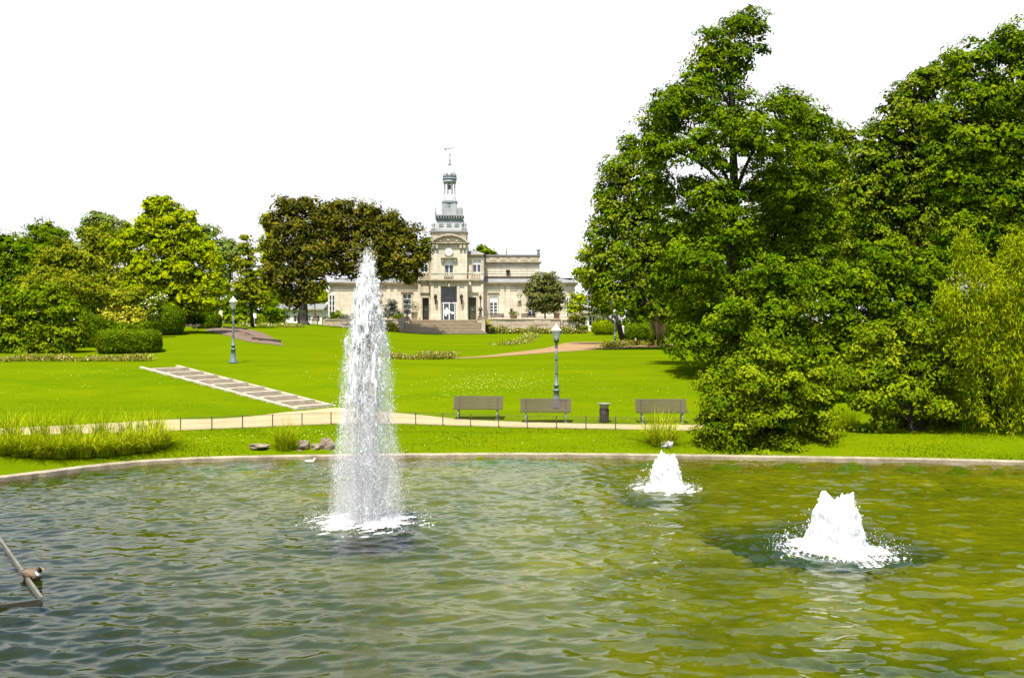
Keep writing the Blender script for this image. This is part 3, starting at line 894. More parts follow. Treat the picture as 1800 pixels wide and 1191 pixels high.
def window(x0, x1, z0, z1, y, rows=3, blind=0.0, name='window', cols=2, fw=0.07):
    """casement in an opening: white frame > panes (each its own), a lowered blind where the photo shows one"""
    f = MB(); yy = y+0.16
    f.box(x0, x0+fw, yy, yy+0.09, z0, z1); f.box(x1-fw, x1, yy, yy+0.09, z0, z1)
    f.box(x0+fw, x1-fw, yy, yy+0.09, z0, z0+fw); f.box(x0+fw, x1-fw, yy, yy+0.09, z1-fw, z1)
    zt = z1-fw-blind*(z1-z0)
    w = (x1-x0-2*fw)/cols
    for c in range(1, cols): f.box(x0+fw+w*c-0.055, x0+fw+w*c+0.055, yy-0.01, yy+0.085, z0+fw, z1-fw)
    hh = (zt-z0-fw)/rows
    for r in range(1, rows): f.box(x0+fw, x1-fw, yy+0.012, yy+0.075, z0+fw+hh*r-0.028, z0+fw+hh*r+0.028)
    fo = f.build(name, M['white_paint'], bld)
    for c in range(cols):
        for r in range(rows):
            p = MB(); p.box(x0+fw+w*c, x0+fw+w*(c+1), yy+0.04, yy+0.055, z0+fw+hh*r, z0+fw+hh*(r+1)); p.build('pane', M['glass'], fo)
    if blind:
        p = MB(); n = 5
        for k in range(n):
            a = zt+(z1-fw-zt)*k/n; e = zt+(z1-fw-zt)*(k+1)/n-0.012
            p.box(x0+fw, x1-fw, yy-0.03+0.004*k, yy+0.02, a, e)
        p.build('blind', M['white_paint'], fo)
    return fo

def cornice(x0, x1, y, z0, z1, out=0.35, mat='stone_trim', name='cornice', back=0.4, ends=True, dent=False):
    b = MB(); n = 3; e = out if ends else 0
    for k in range(n):
        o = out*(0.35+0.65*k/(n-1)); ee = e*(0.35+0.65*k/(n-1))
        b.box(x0-ee, x1+ee, y-o, y+back, z0+(z1-z0)*k/n, z0+(z1-z0)*(k+1)/n)
    if dent:
        m = int((x1-x0)/0.34)
        for k in range(m):
            c = x0+(x1-x0)*(k+0.5)/m
            b.box(c-0.085, c+0.085, y-out*0.34, y-0.002, z0-0.16, z0-0.002)
    return b.build(name, M[mat], bld)

# --- central block, ground floor (front at y = -0.6) and side bays (y = 0)
yc, ys, yw, yh = -0.6, 0.0, 2.2, 5.0
b = MB()
portal = (bx(775,yc), bx(803,yc), bz(562,yc), bz(503,yc))
wall_open(b, bx(757,yc), bx(822,yc), 0, bz(493,yc), yc, [portal], 0.9)
sides(b, bx(757,yc), bx(822,yc), yc, 6.0, 0, bz(493,yc))
b.build('wall', [M['stone']], bld, None)
dl = (bx(742.5), bx(754), bz(562), bz(523)); dr = (bx(823.5), bx(837), bz(562), bz(522.5))
b = MB(); wall_open(b, bx(735), bx(757,yc)-0.01, 0, bz(493), ys, [dl], 0.5); sides(b, bx(735), bx(757,yc)-0.01, ys, 6, 0, bz(493)); b.build('wall', M['stone_dark'], bld)
b = MB(); wall_open(b, bx(822,yc)+0.01, bx(850), 0, bz(493), ys, [dr], 0.5); sides(b, bx(822,yc)+0.01, bx(850), ys, 6, 0, bz(493)); b.build('wall', M['stone'], bld)
for d_, mt in ((dl, 'dark_door'), (dr, 'green_door')):
    m = MB(); m.box(d_[0], d_[1], 0.42, 0.5, d_[2], d_[3])
    w_ = d_[1]-d_[0]; h_ = d_[3]-d_[2]
    for i in (0, 1):
        for (e, f) in ((0.06, 0.34), (0.38, 0.66), (0.70, 0.95)):
            m.box(d_[0]+w_*(0.06+0.5*i), d_[0]+w_*(0.44+0.5*i), 0.395, 0.419, d_[2]+h_*e, d_[2]+h_*f)
    dd = m.build('door', M[mt], bld)
    h = MB(); h.box(d_[0]+w_*0.46, d_[0]+w_*0.54, 0.36, 0.394, d_[2]+h_*0.44, d_[2]+h_*0.47); h.build('handle', M['lamp_cap'], dd)
    s_ = MB()                                                          # stone surround
    s_.box(d_[0]-0.22, d_[0]-0.002, -0.05, 0.10, d_[2], d_[3]+0.2); s_.box(d_[1]+0.002, d_[1]+0.22, -0.05, 0.10, d_[2], d_[3]+0.2)
    s_.box(d_[0]-0.002, d_[1]+0.002, -0.05, 0.10, d_[3]+0.002, d_[3]+0.2); s_.box(d_[0]-0.3, d_[1]+0.3, -0.2, 0.1, d_[3]+0.62, d_[3]+0.74)
    s_.build('door_surround', M['stone_trim'] if mt == 'green_door' else M['stone_dark'], bld)
# glazed portal
x0, x1, z0, z1 = portal; yy = yc+0.75; zt = bz(533, yc)
f = MB()
for a, c in ((x0, x0+0.12), (x1-0.12, x1), (x0+0.25, x0+0.34), (x1-0.34, x1-0.25)): f.box(a, c, yy-0.06, yy+0.06, z0, zt)
f.box(x0, x1, yy-0.08, yy+0.08, zt, zt+0.13); f.box((x0+x1)/2-0.05, (x0+x1)/2+0.05, yy-0.055, yy+0.055, z0, zt)
f.box(x0+0.34, x1-0.34, yy-0.05, yy+0.05, z0+1.0, z0+1.05)
po = f.build('glass_door', M['white_paint'], bld)
for i in (0, 1):
    w_ = (x1-x0)/2
    p = MB(); p.box(x0+w_*i+0.02, x0+w_*(i+1)-0.02, yy-0.01, yy+0.01, z0+0.02, zt); p.build('pane', M['glass'], po)
nt = MB()
for (a, c, e, g_) in ((0.20,0.46,0.36,0.62),(0.28,0.40,0.62,0.74),(0.52,0.62,0.42,0.54),(0.64,0.80,0.36,0.48),(0.22,0.34,0.24,0.33)):
    nt.box(x0+(x1-x0)*a, x0+(x1-x0)*c, yy-0.09, yy-0.062, z0+(zt-z0)*e, z0+(zt-z0)*g_)
nt.build('notice', M['paper'], po)
p = MB(); p.box(x0+0.05, x1-0.05, yy-0.01, yy+0.02, zt+0.14, z1-0.05); p.build('transom_pane', M['glass'], bld)
fr = MB(); fr.box(x0, x0+0.06, yy-0.04, yy+0.04, zt+0.14, z1); fr.box(x1-0.06, x1, yy-0.04, yy+0.04, zt+0.14, z1); fr.box(x0+0.06, x1-0.06, yy-0.04, yy+0.04, z1-0.08, z1)
fr.build('transom_frame', M['lamp_dark'], bld)
for a, c in ((757.3,762.5),(770,774.4),(803.6,808),(816.5,821.7)):     # pilaster strips beside the portal
    b = MB(); b.box(bx(a,yc), bx(c,yc), yc-0.10, yc-0.002, 0.45, bz(500,yc)); b.box(bx(a,yc)-0.06, bx(c,yc)+0.06, yc-0.16, yc-0.002, 0, 0.448)
    b.box(bx(a,yc)-0.06, bx(c,yc)+0.06, yc-0.15, yc-0.002, bz(500,yc)+0.002, bz(498,yc)); b.build('pilaster', M['stone'], bld)
k_ = MB(); k_.box(-0.14, 0.14, yc-0.22, yc-0.004, bz(503,yc)-0.05, bz(497,yc)-0.02); k_.build('keystone', M['stone_trim'], bld)
for a, c in ((845.5, 849.6), (735.4, 739.5)): k_ = MB(); k_.box(bx(a), bx(c), -0.10, -0.002, 0.3, bz(498)); k_.build('pilaster', M['stone'], bld)
for px in (766, 811.5):                                                 # wall lanterns beside the portal
    l = MB(); c = (bx(px,yc), yc-0.42, bz(524,yc))
    l.lathe([(0.02,-0.5),(0.10,-0.42),(0.20,0.05),(0.24,0.28),(0.26,0.30),(0.14,0.46),(0.03,0.60)], 8, c)
    l.box(c[0]-0.03, c[0]+0.03, c[1], yc-0.003, c[2]-0.62, c[2]-0.54); l.box(c[0]-0.10, c[0]+0.10, yc-0.05, yc-0.004, c[2]-0.75, c[2]-0.3)
    l.build('wall_lantern', M['iron'], bld)

# --- entablature and balcony
cornice(bx(757,yc), bx(822,yc), yc, bz(497,yc), bz(490.5,yc), 0.42, dent=True, back=0.3)
cornice(bx(735), bx(757,yc)-0.25, ys, bz(497), bz(490.5), 0.32, 'stone_dark', ends=False, dent=True, back=0.3)
cornice(bx(822,yc)+0.43, bx(850), ys, bz(497), bz(490.5), 0.32, ends=False, dent=True, back=0.3)
def parapet(x0, x1, y, z0, z1, gaps, mat='stone'):
    """solid balcony parapet with real balusters in its gaps"""
    b = MB(); cur = x0
    for a, c in gaps+[(x1, x1)]:
        if a > cur: b.box(cur, a, y, y+0.28, z0, z1-0.15)
        cur = c
    b.box(x0-0.04, x1+0.04, y-0.05, y+0.33, z1-0.148, z1)
    o = b.build('balcony_parapet', M[mat], bld)
    for a, c in gaps:
        n = max(3, int((c-a)/0.26))
        h = z1-0.15-z0
        for k in range(n):
            q = MB(); q.lathe([(0.055,0),(0.04,h*0.15),(0.085,h*0.38),(0.04,h*0.75),(0.06,h)], 8, (a+(c-a)*(k+0.5)/n, y+0.14, z0)); q.build('baluster', M[mat], o)
parapet(bx(758,yc), bx(821,yc), yc-0.25, bz(490.2,yc), bz(479,yc), [(bx(781,yc), bx(797.5,yc))])
parapet(bx(735.5), bx(756,yc)-0.2, ys-0.15, bz(490.2), bz(479), [(bx(738), bx(753))], 'stone_dark')
parapet(bx(823.5), bx(849.5), ys-0.15, bz(490.2), bz(479), [(bx(828.5), bx(845))])

# --- upper storey
yu = -0.3
wc = (bx(781.5,yu), bx(797,yu), bz(483,yu), bz(455,yu))
b = MB(); wall_open(b, bx(758,yu), bx(821,yu), bz(491,yu), bz(429,yu), yu, [wc], 0.4); sides(b, bx(758,yu), bx(821,yu), yu, 5, bz(491,yu), bz(429,yu)); b.build('wall', M['stone'], bld)
window(*wc, yu, rows=1, blind=0.36)
wr = (bx(831,0.5), bx(845.5,0.5), bz(479,0.5), bz(456,0.5)); wl_ = (bx(739,0.5), bx(752.5,0.5), bz(479,0.5), bz(456,0.5))
for wdw, xa, xb, mt in ((wr, bx(821,yu)+0.01, bx(850,0.5), 'stone'), (wl_, bx(735,0.5), bx(758,yu)-0.01, 'stone_dark')):
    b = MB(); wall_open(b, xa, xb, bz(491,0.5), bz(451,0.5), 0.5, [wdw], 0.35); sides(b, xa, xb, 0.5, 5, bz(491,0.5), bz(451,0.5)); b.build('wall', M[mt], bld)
    window(*wdw, 0.5, rows=1, blind=0.34)
    s_ = MB(); s_.box(wdw[0]-0.14, wdw[0]-0.002, 0.42, 0.6, wdw[2], wdw[3]+0.14); s_.box(wdw[1]+0.002, wdw[1]+0.14, 0.42, 0.6, wdw[2], wdw[3]+0.14); s_.box(wdw[0]-0.002, wdw[1]+0.002, 0.42, 0.6, wdw[3]+0.002, wdw[3]+0.14)
    s_.build('window_surround', M['stone_trim'], bld)
    cornice(xa+0.05 if xa > 0 else xa, xb if xa > 0 else xb-0.05, 0.5, bz(451,0.5), bz(446.5,0.5), 0.3, ends=False)
    r = MB(); xm = bx(821,yu) if xa > 0 else bx(758,yu)                   # sloping roof of the side bay
    e_ = xb+0.2 if xa > 0 else xa-0.2; q = (xb-1.1) if xa > 0 else (xa+1.1)
    z_, zt = bz(446.5,0.5)+0.01, bz(439.5,0.5)
    i = r.verts([(xm,0.3,z_),(e_,0.3,z_),(e_,5,z_),(xm,5,z_),(xm,1.2,zt),(q,1.2,zt),(q,4.2,zt),(xm,4.2,zt)])
    for f_ in ((0,1,5,4),(1,2,6,5),(2,3,7,6),(4,5,6,7)): r.face([i+j for j in f_])
    r.build('roof', M['lead'], bld)
h = MB(); h.box(wc[0]-0.5, wc[1]+0.5, yu-0.38, yu-0.003, wc[3]+0.10, wc[3]+0.24)
for sx in (wc[0]-0.32, wc[1]+0.14): h.box(sx, sx+0.18, yu-0.28, yu-0.003, wc[3]-0.30, wc[3]+0.098)
h.build('window_hood', M['stone_trim'], bld)
cz = bz(442.5, yu); cx = bx(789, yu)
ck = MB(); ck.v = []
def disc(b, cx, cz, r0, r1, ya, yb, n=28, m=0):
    ring = [b.verts([(cx+r*math.cos(2*math.pi*k/n), y, cz+r*math.sin(2*math.pi*k/n)) for k in range(n)]) for r, y in ((r1, yb), (r1, ya), (r0, ya))]
    for a, c in zip(ring, ring[1:]):
        for k in range(n): b.face((a+k, c+k, c+(k+1) % n, a+(k+1) % n), m, True)
    if r0 < 1e-3 or True: b.face([ring[2]+k for k in range(n)], m)
disc(ck, cx, cz, 0.44, 0.50, yu-0.10, yu); clock = ck.build('clock_face', M['white_paint'], bld)
rim = MB()
for k in range(28):
    a0, a1 = 2*math.pi*k/28, 2*math.pi*(k+1)/28
    pts = [(r*math.cos(a), r*math.sin(a)) for r, a in ((0.50,a0),(0.58,a0),(0.58,a1),(0.50,a1))]
    i = rim.verts([(cx+p[0], yu-0.13, cz+p[1]) for p in pts]+[(cx+p[0], yu-0.003, cz+p[1]) for p in pts])
    for f_ in ((0,3,2,1),(1,2,6,5),(0,4,7,3)): rim.face([i+j for j in f_])
rim.build('clock_rim', M['stone_trim'], clock)
for k in range(12):
    a = math.pi*2*k/12; t_ = MB(); c_, s_ = math.cos(a), math.sin(a)
    i = t_.verts([(cx+0.33*c_-0.015*s_, yu-0.112, cz+0.33*s_+0.015*c_), (cx+0.41*c_-0.015*s_, yu-0.112, cz+0.41*s_+0.015*c_), (cx+0.41*c_+0.015*s_, yu-0.112, cz+0.41*s_-0.015*c_), (cx+0.33*c_+0.015*s_, yu-0.112, cz+0.33*s_-0.015*c_)])
    t_.face((i, i+1, i+2, i+3)); t_.build('hour_mark', M['hand'], clock)
for ln, a in ((0.36, R(128)), (0.24, R(-52))):
    t_ = MB(); c_, s_ = math.cos(a), math.sin(a)
    i = t_.verts([(cx-0.035*s_, yu-0.125, cz+0.035*c_), (cx+0.035*s_, yu-0.125, cz-0.035*c_), (cx+ln*c_, yu-0.125, cz+ln*s_)]); t_.face((i, i+1, i+2)); t_.build('clock_hand', M['hand'], clock)
for a in (762, 768, 810, 816.5):                                       # brackets under the tower cornice
    q = MB(); x_ = bx(a, yu); q.box(x_-0.16, x_+0.16, yu-0.30, yu-0.003, bz(436,yu), bz(430.2,yu)); q.box(x_-0.11, x_+0.11, yu-0.18, yu-0.003, bz(439,yu), bz(436,yu)-0.002); q.build('bracket', M['stone_trim'], bld)
cornice(bx(758,yu), bx(821,yu), yu, bz(430,yu), bz(426.5,yu), 0.36, back=1.0)
# segmental pediment
ped = MB(); xa, xb = bx(755.5,yu), bx(825,yu); zb, ztp = bz(426.3,yu), bz(411,yu); n = 24
hw = (xb-xa)/2; hh = ztp-zb; rad = (hw*hw+hh*hh)/(2*hh); xc = (xa+xb)/2; zc_ = ztp-rad; am = math.asin(hw/rad)
arc = [(xc+rad*math.sin(-am+2*am*k/n), zc_+rad*math.cos(-am+2*am*k/n)) for k in range(n+1)]
inn = [(xc+(x-xc)*0.88, zb+(z-zb)*0.80-0.02) for x, z in arc]
for k in range(n):
    (ax, az), (cx2, cz2) = arc[k], arc[k+1]; (ex, ez), (gx_, gz_) = inn[k], inn[k+1]
    ez, gz_ = max(ez, zb), max(gz_, zb)
    i = ped.verts([(ax,yu-0.40,az),(cx2,yu-0.40,cz2),(gx_,yu-0.40,gz_),(ex,yu-0.40,ez),(ax,yu+0.9,az),(cx2,yu+0.9,cz2),(gx_,yu-0.05,gz_),(ex,yu-0.05,ez)])
    for f_ in ((0,3,2,1),(0,1,5,4),(3,7,6,2)): ped.face([i+j for j in f_])
ped.build('pediment', M['stone_trim'], bld)
ty = MB(); i = ty.verts([(x, yu-0.05, z) for x, z in inn]); ty.face([i+k for k in range(n+1)][::-1]); ty.build('tympanum', M['stone'], bld)
rl = MB()
for (px, py, w_, h_) in ((781,420,0.22,0.45),(795,419,0.25,0.62),(788,422,0.4,0.28),(774,423,0.35,0.2),(803,423,0.4,0.2)):
    rl.lathe([(w_*0.5,0),(w_*0.62,h_*0.3),(w_*0.4,h_*0.7),(0.02,h_)], 8, (bx(px,yu), yu-0.10, bz(py,yu)-h_*0.45))
rl.build('relief', M['stone_trim'], bld)

# --- roof base, bell turret and spire (axis at px 790, y = 2.4)
yt = 2.4
def tx(px): return bx(px, yt)
def tz(py): return bz(py, yt)
b = MB(); b.box(tx(758.5), tx(820.5), 0.8, yt+2.6, tz(430), tz(409.5)); b.build('attic_wall', M['stone_trim'], bld)
b = MB(); b.box(tx(757), tx(822), 0.6, yt+2.7, tz(409.3), tz(406.8)); b.build('attic_ledge', M['tower_metal'], bld)
axx = tx(790.5)
b = MB(); b.frustum(axx, yt, tz(406.6), tz(388.5), tx(814.5)-tx(767.5), 3.6, tx(812)-tx(770), 3.1)
for k in range(3):
    xx = axx+(k-1)*1.05; b.box(xx-0.30, xx+0.30, yt-1.80, yt-1.5, tz(400), tz(394))
roof_o = b.build('tower_roof', M['tower_metal'], bld)
for k in range(3):
    q = MB(); xx = axx+(k-1)*1.05; q.box(xx-0.24, xx+0.24, yt-1.83, yt-1.803, tz(397.8), tz(395.2)); q.build('vent_panel', M['tower_dark'], roof_o)
for px in (763, 817.5):                                                # corner ornaments
    q = MB(); q.lathe([(0.30,0),(0.34,0.25),(0.18,0.45),(0.30,0.75),(0.22,1.0),(0.05,1.25),(0.02,1.5)], 10, (tx(px), yt-1.2, tz(406.8)+0.002)); q.build('corner_urn', M['tower_metal'], bld)
b = MB(); b.box(tx(767), tx(814.5), yt-1.75, yt+1.75, tz(388.3), tz(385.6)); b.build('gallery_band', M['tower_dark'], bld)
gw = tx(815.5)-tx(766)
b = MB(); b.box(axx-gw/2, axx+gw/2, yt-1.95, yt+1.95, tz(382), tz(379.3)); gal = b.build('gallery', M['tower_metal'], bld)
for k in range(11):
    q = MB(); x_ = axx-gw/2+gw*(k+0.5)/11; q.box(x_-0.08, x_+0.08, yt-1.9, yt-1.7, tz(385.4), tz(382.1)); q.build('bracket', M['tower_metal'], gal)
b = MB(); b.lathe([(0.10,0),(0.14,0.2),(0.06,0.5),(0.10,0.8),(0.02,1.25)], 8, (tx(767.5), yt-1.7, tz(379.2))); b.build('finial', M['tower_metal'], bld)
b = MB(); b.box(tx(777), tx(803.5), yt-1.0, yt+1.0, tz(379.2), tz(366.5)); b.box(tx(778), tx(802.5), yt-0.95, yt+0.95, tz(366.4), tz(359)); b.build('turret_base', M['tower_metal'], bld)
b = MB(); b.box(tx(803.7), tx(813.5), yt-0.7, yt+0.9, tz(379.2), tz(366)); b.build('stair_housing', M['tower_metal'], bld)
q = MB(); q.box(tx(789), tx(792), yt-1.03, yt-0.952, tz(364.5), tz(361)); q.build('vent_panel', M['tower_dark'], bld)
u = (tx(803)-tx(777))/26.0
def lt(prof, name, mat, n=16, parent=bld):
    q = MB(); q.lathe([(r*u, tz(py)) for r, py in prof], n, (axx, yt, 0)); return q.build(name, M[mat], parent)
lt([(13,359),(14,357.5),(14.5,356)], 'turret_cornice', 'tower_dark')
lt([(14.4,355.9),(13,353),(11.5,351.5),(11.3,342.2)], 'turret_drum', 'tower_metal')
for k in range(8):
    a = 2*math.pi*(k+0.5)/8; q = MB()
    q.lathe([(1.5*u,tz(342)),(1.1*u,tz(340.5)),(1.0*u,tz(324)),(1.5*u,tz(322.5))], 8, (axx+9.6*u*math.cos(a), yt+9.6*u*math.sin(a), 0)); q.build('column', M['tower_metal'], bld)
lt([(11.3,322.3),(11.8,320),(11.8,317.2)], 'lantern_ring', 'tower_metal')
lt([(11.8,317),(13,315),(12.6,313.2)], 'turret_cornice', 'tower_dark')
lt([(12.2,313),(12.3,309),(11.6,306),(9.2,302.5),(6.0,298.5),(3.6,295),(2.4,291)], 'dome', 'tower_metal')
q = MB(); q.lathe([(0.02,0.3),(0.18,0.22),(0.24,-0.1),(0.38,-0.35)], 10, (axx, yt, tz(328))); q.tube([(axx,yt,tz(328)+0.3),(axx,yt,tz(321))], 0.03, 6); q.build('bell', M['tower_dark'], bld)
for a in (-0.5, 0.5):
    q = MB(); q.box(axx+a*8*u-0.12, axx+a*8*u+0.12, yt-12.0*u, yt-11.0*u, tz(309), tz(306)); q.build('vent_panel', M['tower_dark'], bld)
lt([(2.6,291),(2.9,289),(1.6,286),(2.0,283),(1.0,278),(0.9,275),(0.45,268),(0.4,263)], 'finial', 'tower_metal', 10)
q = MB(); q.tube([(axx-0.70,yt,tz(262.6)),(axx-0.42,yt,tz(262)),(axx+0.46,yt,tz(260.3)),(axx+0.80,yt,tz(259.8))], [0.15,0.045,0.045,0.01], 6)
vane = q.build('weathervane', M['iron'], bld)
q = MB(); q.tube([(axx-0.02,yt,tz(275)),(axx+0.2,yt,tz(273)),(axx+0.12,yt,tz(271)),(axx,yt,tz(269))], 0.04, 5); q.build('scroll', M['iron'], vane)

# --- tall hall behind
for xa, xb, sg in ((bx(822,yh), bx(948.5,yh), 1), (bx(632,yh), bx(757,yh), -1)):
    b = MB(); b.box(xa, xb, yh, yh+8, bz(500,yh), bz(464,yh))
    for py in (472, 476.5, 481): b.box(xa+0.01, xb+0.02, yh-0.03, yh-0.001, bz(py,yh), bz(py,yh)+0.12)
    b.build('hall_wall', M['stone'], bld)
    cornice(xa, xb, yh, bz(464,yh), bz(459.5,yh), 0.35)
    cornice(xa, xb, yh, bz(487,yh), bz(485,yh), 0.16, 'stone_trim', 'string_course')
    b = MB(); b.box(xa, xb-0.02, yh-0.02, yh+7.5, bz(459.3,yh), bz(450,yh)); n = 7
    for k in range(n): b.box(xa+(xb-xa)*(k+0.12)/n, xa+(xb-xa)*(k+0.80)/n, yh-0.06, yh-0.022, bz(457.5,yh), bz(452.5,yh))
    b.build('attic_parapet', M['stone_trim'], bld)
    b = MB(); b.box(xa-0.1, xb+0.1, yh-0.15, yh+7.6, bz(449.8,yh), bz(447.6,yh)); b.build('coping', M['lead'], bld)
q = MB(); q.lathe([(0.22,0),(0.22,0.3),(0.12,0.45),(0.30,0.62),(0.30,0.72),(0.05,0.80)], 10, (bx(946.5,yh), yh+0.3, bz(447.5,yh))); q.build('roof_urn', M['tower_dark'], bld)
q = MB(); q.tube([(bx(890,yh),yh+2,bz(447.5,yh+2)),(bx(890,yh),yh+2,bz(429,yh+2))], [0.07,0.03], 6); q.build('roof_mast', M['bin_rim'], bld)
q = MB(); q.lathe([(0.05,-0.3),(0.26,0.1),(0.30,0.3),(0.34,0.32),(0.1,0.4)], 10, (bx(893,yh), yh-0.25, bz(479,yh))); q.box(bx(893,yh)-0.08, bx(893,yh)+0.08, yh-0.25, yh-0.035, bz(479,yh)-0.4, bz(479,yh)-0.28); q.build('wall_urn', M['iron'], bld)

# --- low wings with rounded ends
def wing(xa, xb, opens, mat, sg):
    ztop = bz(502, yw); rr = 2.1; nn = 12
    b = MB(); wall_open(b, xa, xb, 0, ztop, yw, opens, 0.35); b.poly([(xa,yw+9,0),(xa,yw,0),(xa,yw,ztop),(xa,yw+9,ztop)]) if sg > 0 else b.poly([(xb,yw,0),(xb,yw+9,0),(xb,yw+9,ztop),(xb,yw,ztop)])
    e = xb if sg > 0 else xa
    q = [(e+sg*rr*math.sin(math.pi/2*k/nn), yw+rr*(1-math.cos(math.pi/2*k/nn))) for k in range(nn+1)]+[(e+sg*rr, yw+9)]
    for p0, p1 in zip(q, q[1:]):
        b.poly([(*p0,0),(*p1,0),(*p1,ztop),(*p0,ztop)] if sg > 0 else [(*p1,0),(*p0,0),(*p0,ztop),(*p1,ztop)])
    b.build('wall', M[mat], bld)
    def sweep(name, mt, prof, y_off=0.0):
        """a moulding run along the straight front and round the end"""
        b = MB(); inner = xa if sg > 0 else xb
        path = [(inner, yw, 0, -1)]+[(e+sg*rr*math.sin(t), yw+rr*(1-math.cos(t)), sg*math.sin(t), -math.cos(t)) for t in [math.pi/2*k/nn for k in range(nn+1)]]+[(e+sg*rr, yw+9, sg, 0)]
        rows = [b.verts([(x+nx*o, y+ny*o, z) for o, z in prof]) for x, y, nx, ny in path]
        for r0, r1 in zip(rows, rows[1:]):
            for k in range(len(prof)-1): b.face((r0+k, r1+k, r1+k+1, r0+k+1) if sg > 0 else (r0+k, r0+k+1, r1+k+1, r1+k))
        return b.build(name, M[mt], bld)
    tm = 'stone_trim' if sg > 0 else 'stone_dark'
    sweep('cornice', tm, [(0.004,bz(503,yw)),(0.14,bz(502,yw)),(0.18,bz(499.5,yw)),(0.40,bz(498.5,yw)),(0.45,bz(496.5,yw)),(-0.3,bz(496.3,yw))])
    sweep('architrave', mat, [(0.004,bz(510,yw)),(0.07,bz(509.6,yw)),(0.07,bz(507.5,yw)),(0.004,bz(507.1,yw))])
    sweep('plinth', mat, [(0.10,-0.1),(0.10,bz(557,yw)),(0.13,bz(556.8,yw)),(0.13,bz(555.8,yw)),(0.004,bz(555.2,yw))])
    sweep('roof', 'lead', [(0.36,bz(496.2,yw)),(0.1,bz(494,yw)),(-0.7,bz(490.5,yw)),(-2.0,bz(487.5,yw)),(-2.7,bz(486.6,yw))])

wR = [(bx(860.5,yw), bx(874.5,yw), bz(555,yw), bz(517,yw)), (bx(928,yw), bx(941.5,yw), bz(556,yw), bz(517,yw))]
wing(bx(850)+0.01, bx(985,yw), wR, 'stone', 1)
window(*wR[0], yw, rows=4, blind=0.36); window(*wR[1], yw, rows=4)
wL = [(bx(708,yw), bx(723,yw), bz(553,yw), bz(515.5,yw)), (bx(640,yw), bx(653,yw), bz(553,yw), bz(515.5,yw))]
wing(bx(602,yw), bx(735)-0.01, wL, 'stone', -1)
window(*wL[0], yw, rows=4); window(*wL[1], yw, rows=4)
def curved_window(px0, px1, py0, py1, y):
    x0, x1, z0, z1 = bx(px0,y), bx(px1,y), bz(py1,y), bz(py0,y)
    s_ = MB(); s_.box(x0-0.15, x1+0.15, y-0.02, y+0.9, z0-0.12, z1+0.18); s_.build('window_surround', M['stone'], bld)
    window(x0, x1, z0, z1, y-0.26, rows=4)
curved_window(995.5, 1004, 522, 555, yw+0.25); curved_window(578.5, 589, 518, 556, yw+0.25)
for px in (883, 893.5, 980, 695, 683): # pilasters on the wings
    q = MB(); q.box(bx(px,yw)-0.26, bx(px,yw)+0.26, yw-0.09, yw-0.003, bz(555,yw), bz(503.2,yw)); q.box(bx(px,yw)-0.32, bx(px,yw)+0.32, yw-0.13, yw-0.003, bz(503,yw), bz(501,yw)); q.build('pilaster', M['stone'], bld)
for px in (913, 669):                                                  # bust between two round plaques
    for py in (515.5, 533.5):
        q = MB(); disc(q, bx(px,yw), bz(py,yw), 0.30, 0.36, yw-0.09, yw); q.build('round_plaque', M['stone_trim'], bld)
    q = MB(); c = (bx(px,yw), yw-0.18, bz(529,yw)); q.lathe([(0.20,0),(0.24,0.15),(0.10,0.25),(0.08,0.32),(0.14,0.42),(0.15,0.52),(0.09,0.64),(0.01,0.67)], 10, c); q.build('bust', M['stone_dark'], bld)
    q = MB(); q.box(bx(px-4,yw), bx(px+4,yw), yw-0.06, yw-0.003, bz(553,yw), bz(538,yw)); q.build('wall_panel', M['stone'], bld)
for wdw in wR+wL:
    q = MB(); q.box(wdw[0]-0.28, wdw[1]+0.28, yw-0.16, yw-0.003, wdw[3]+0.16, wdw[3]+0.30); q.box(wdw[0]-0.16, wdw[0]-0.004, yw-0.06, yw-0.003, wdw[2], wdw[3]+0.158); q.box(wdw[1]+0.004, wdw[1]+0.16, yw-0.06, yw-0.003, wdw[2], wdw[3]+0.158); q.box(wdw[0]-0.004, wdw[1]+0.004, yw-0.06, yw-0.003, wdw[3]+0.004, wdw[3]+0.158)
    q.build('window_surround', M['stone_trim'], bld)
q = MB(); c = (bx(899,yw), yw-0.35, bz(546,yw)); q.lathe([(0.03,-0.35),(0.10,-0.3),(0.20,0.12),(0.22,0.14),(0.10,0.28),(0.02,0.38)], 8, c); q.box(c[0]-0.03, c[0]+0.03, c[1], yw-0.003, c[2]-0.45, c[2]-0.37); q.build('wall_lantern', M['iron'], bld)
b = MB(); b.poly([(bx(602,yw)-2,yw+1.5,bz(487.5,yw)),(bx(985,yw)+2,yw+1.5,bz(487.5,yw)),(bx(985,yw)+2,yw+9,bz(487.5,yw)),(bx(602,yw)-2,yw+9,bz(487.5,yw))]); b.build('roof', M['lead'], bld)

# --- terrace, steps and terrace wall
ZT = B0[2]
ter = MB(); ter.box(bx(568,-4)+B0[0], bx(1022,-4)+B0[0], 124.9, 142, 2.2, ZT-0.004)
tag(ter.build('terrace', M['terrace']), 'gravel terrace in front of the mansion', kind='structure')
sx0, sx1 = (712-900)/FPX*124, (846-900)/FPX*124
stp = empty('terrace_stair', ((sx0+sx1)/2, 121.6, gz(-9, 121.6)), 'broad worn stone stair leading up to the mansion door', 'stair')
zb0 = gz(-9, 121.6); n = 10; hw = (sx1-sx0)/2
for k in range(n):
    z0 = (ZT-0.003-zb0)*(k+1)/n
    q = MB(); ex = 0.0 if k > 2 else 0.25*(3-k)
    q.box(-hw-ex, hw+ex, 0.32*k+0.07, 3.28, z0-(ZT-zb0)/n+0.002*(k > 0) if k else -0.6, z0-0.055); q.box(-hw-ex, hw+ex, 0.32*k, 3.28, z0-0.0548, z0)
    q.build('step', M['steps'], stp)
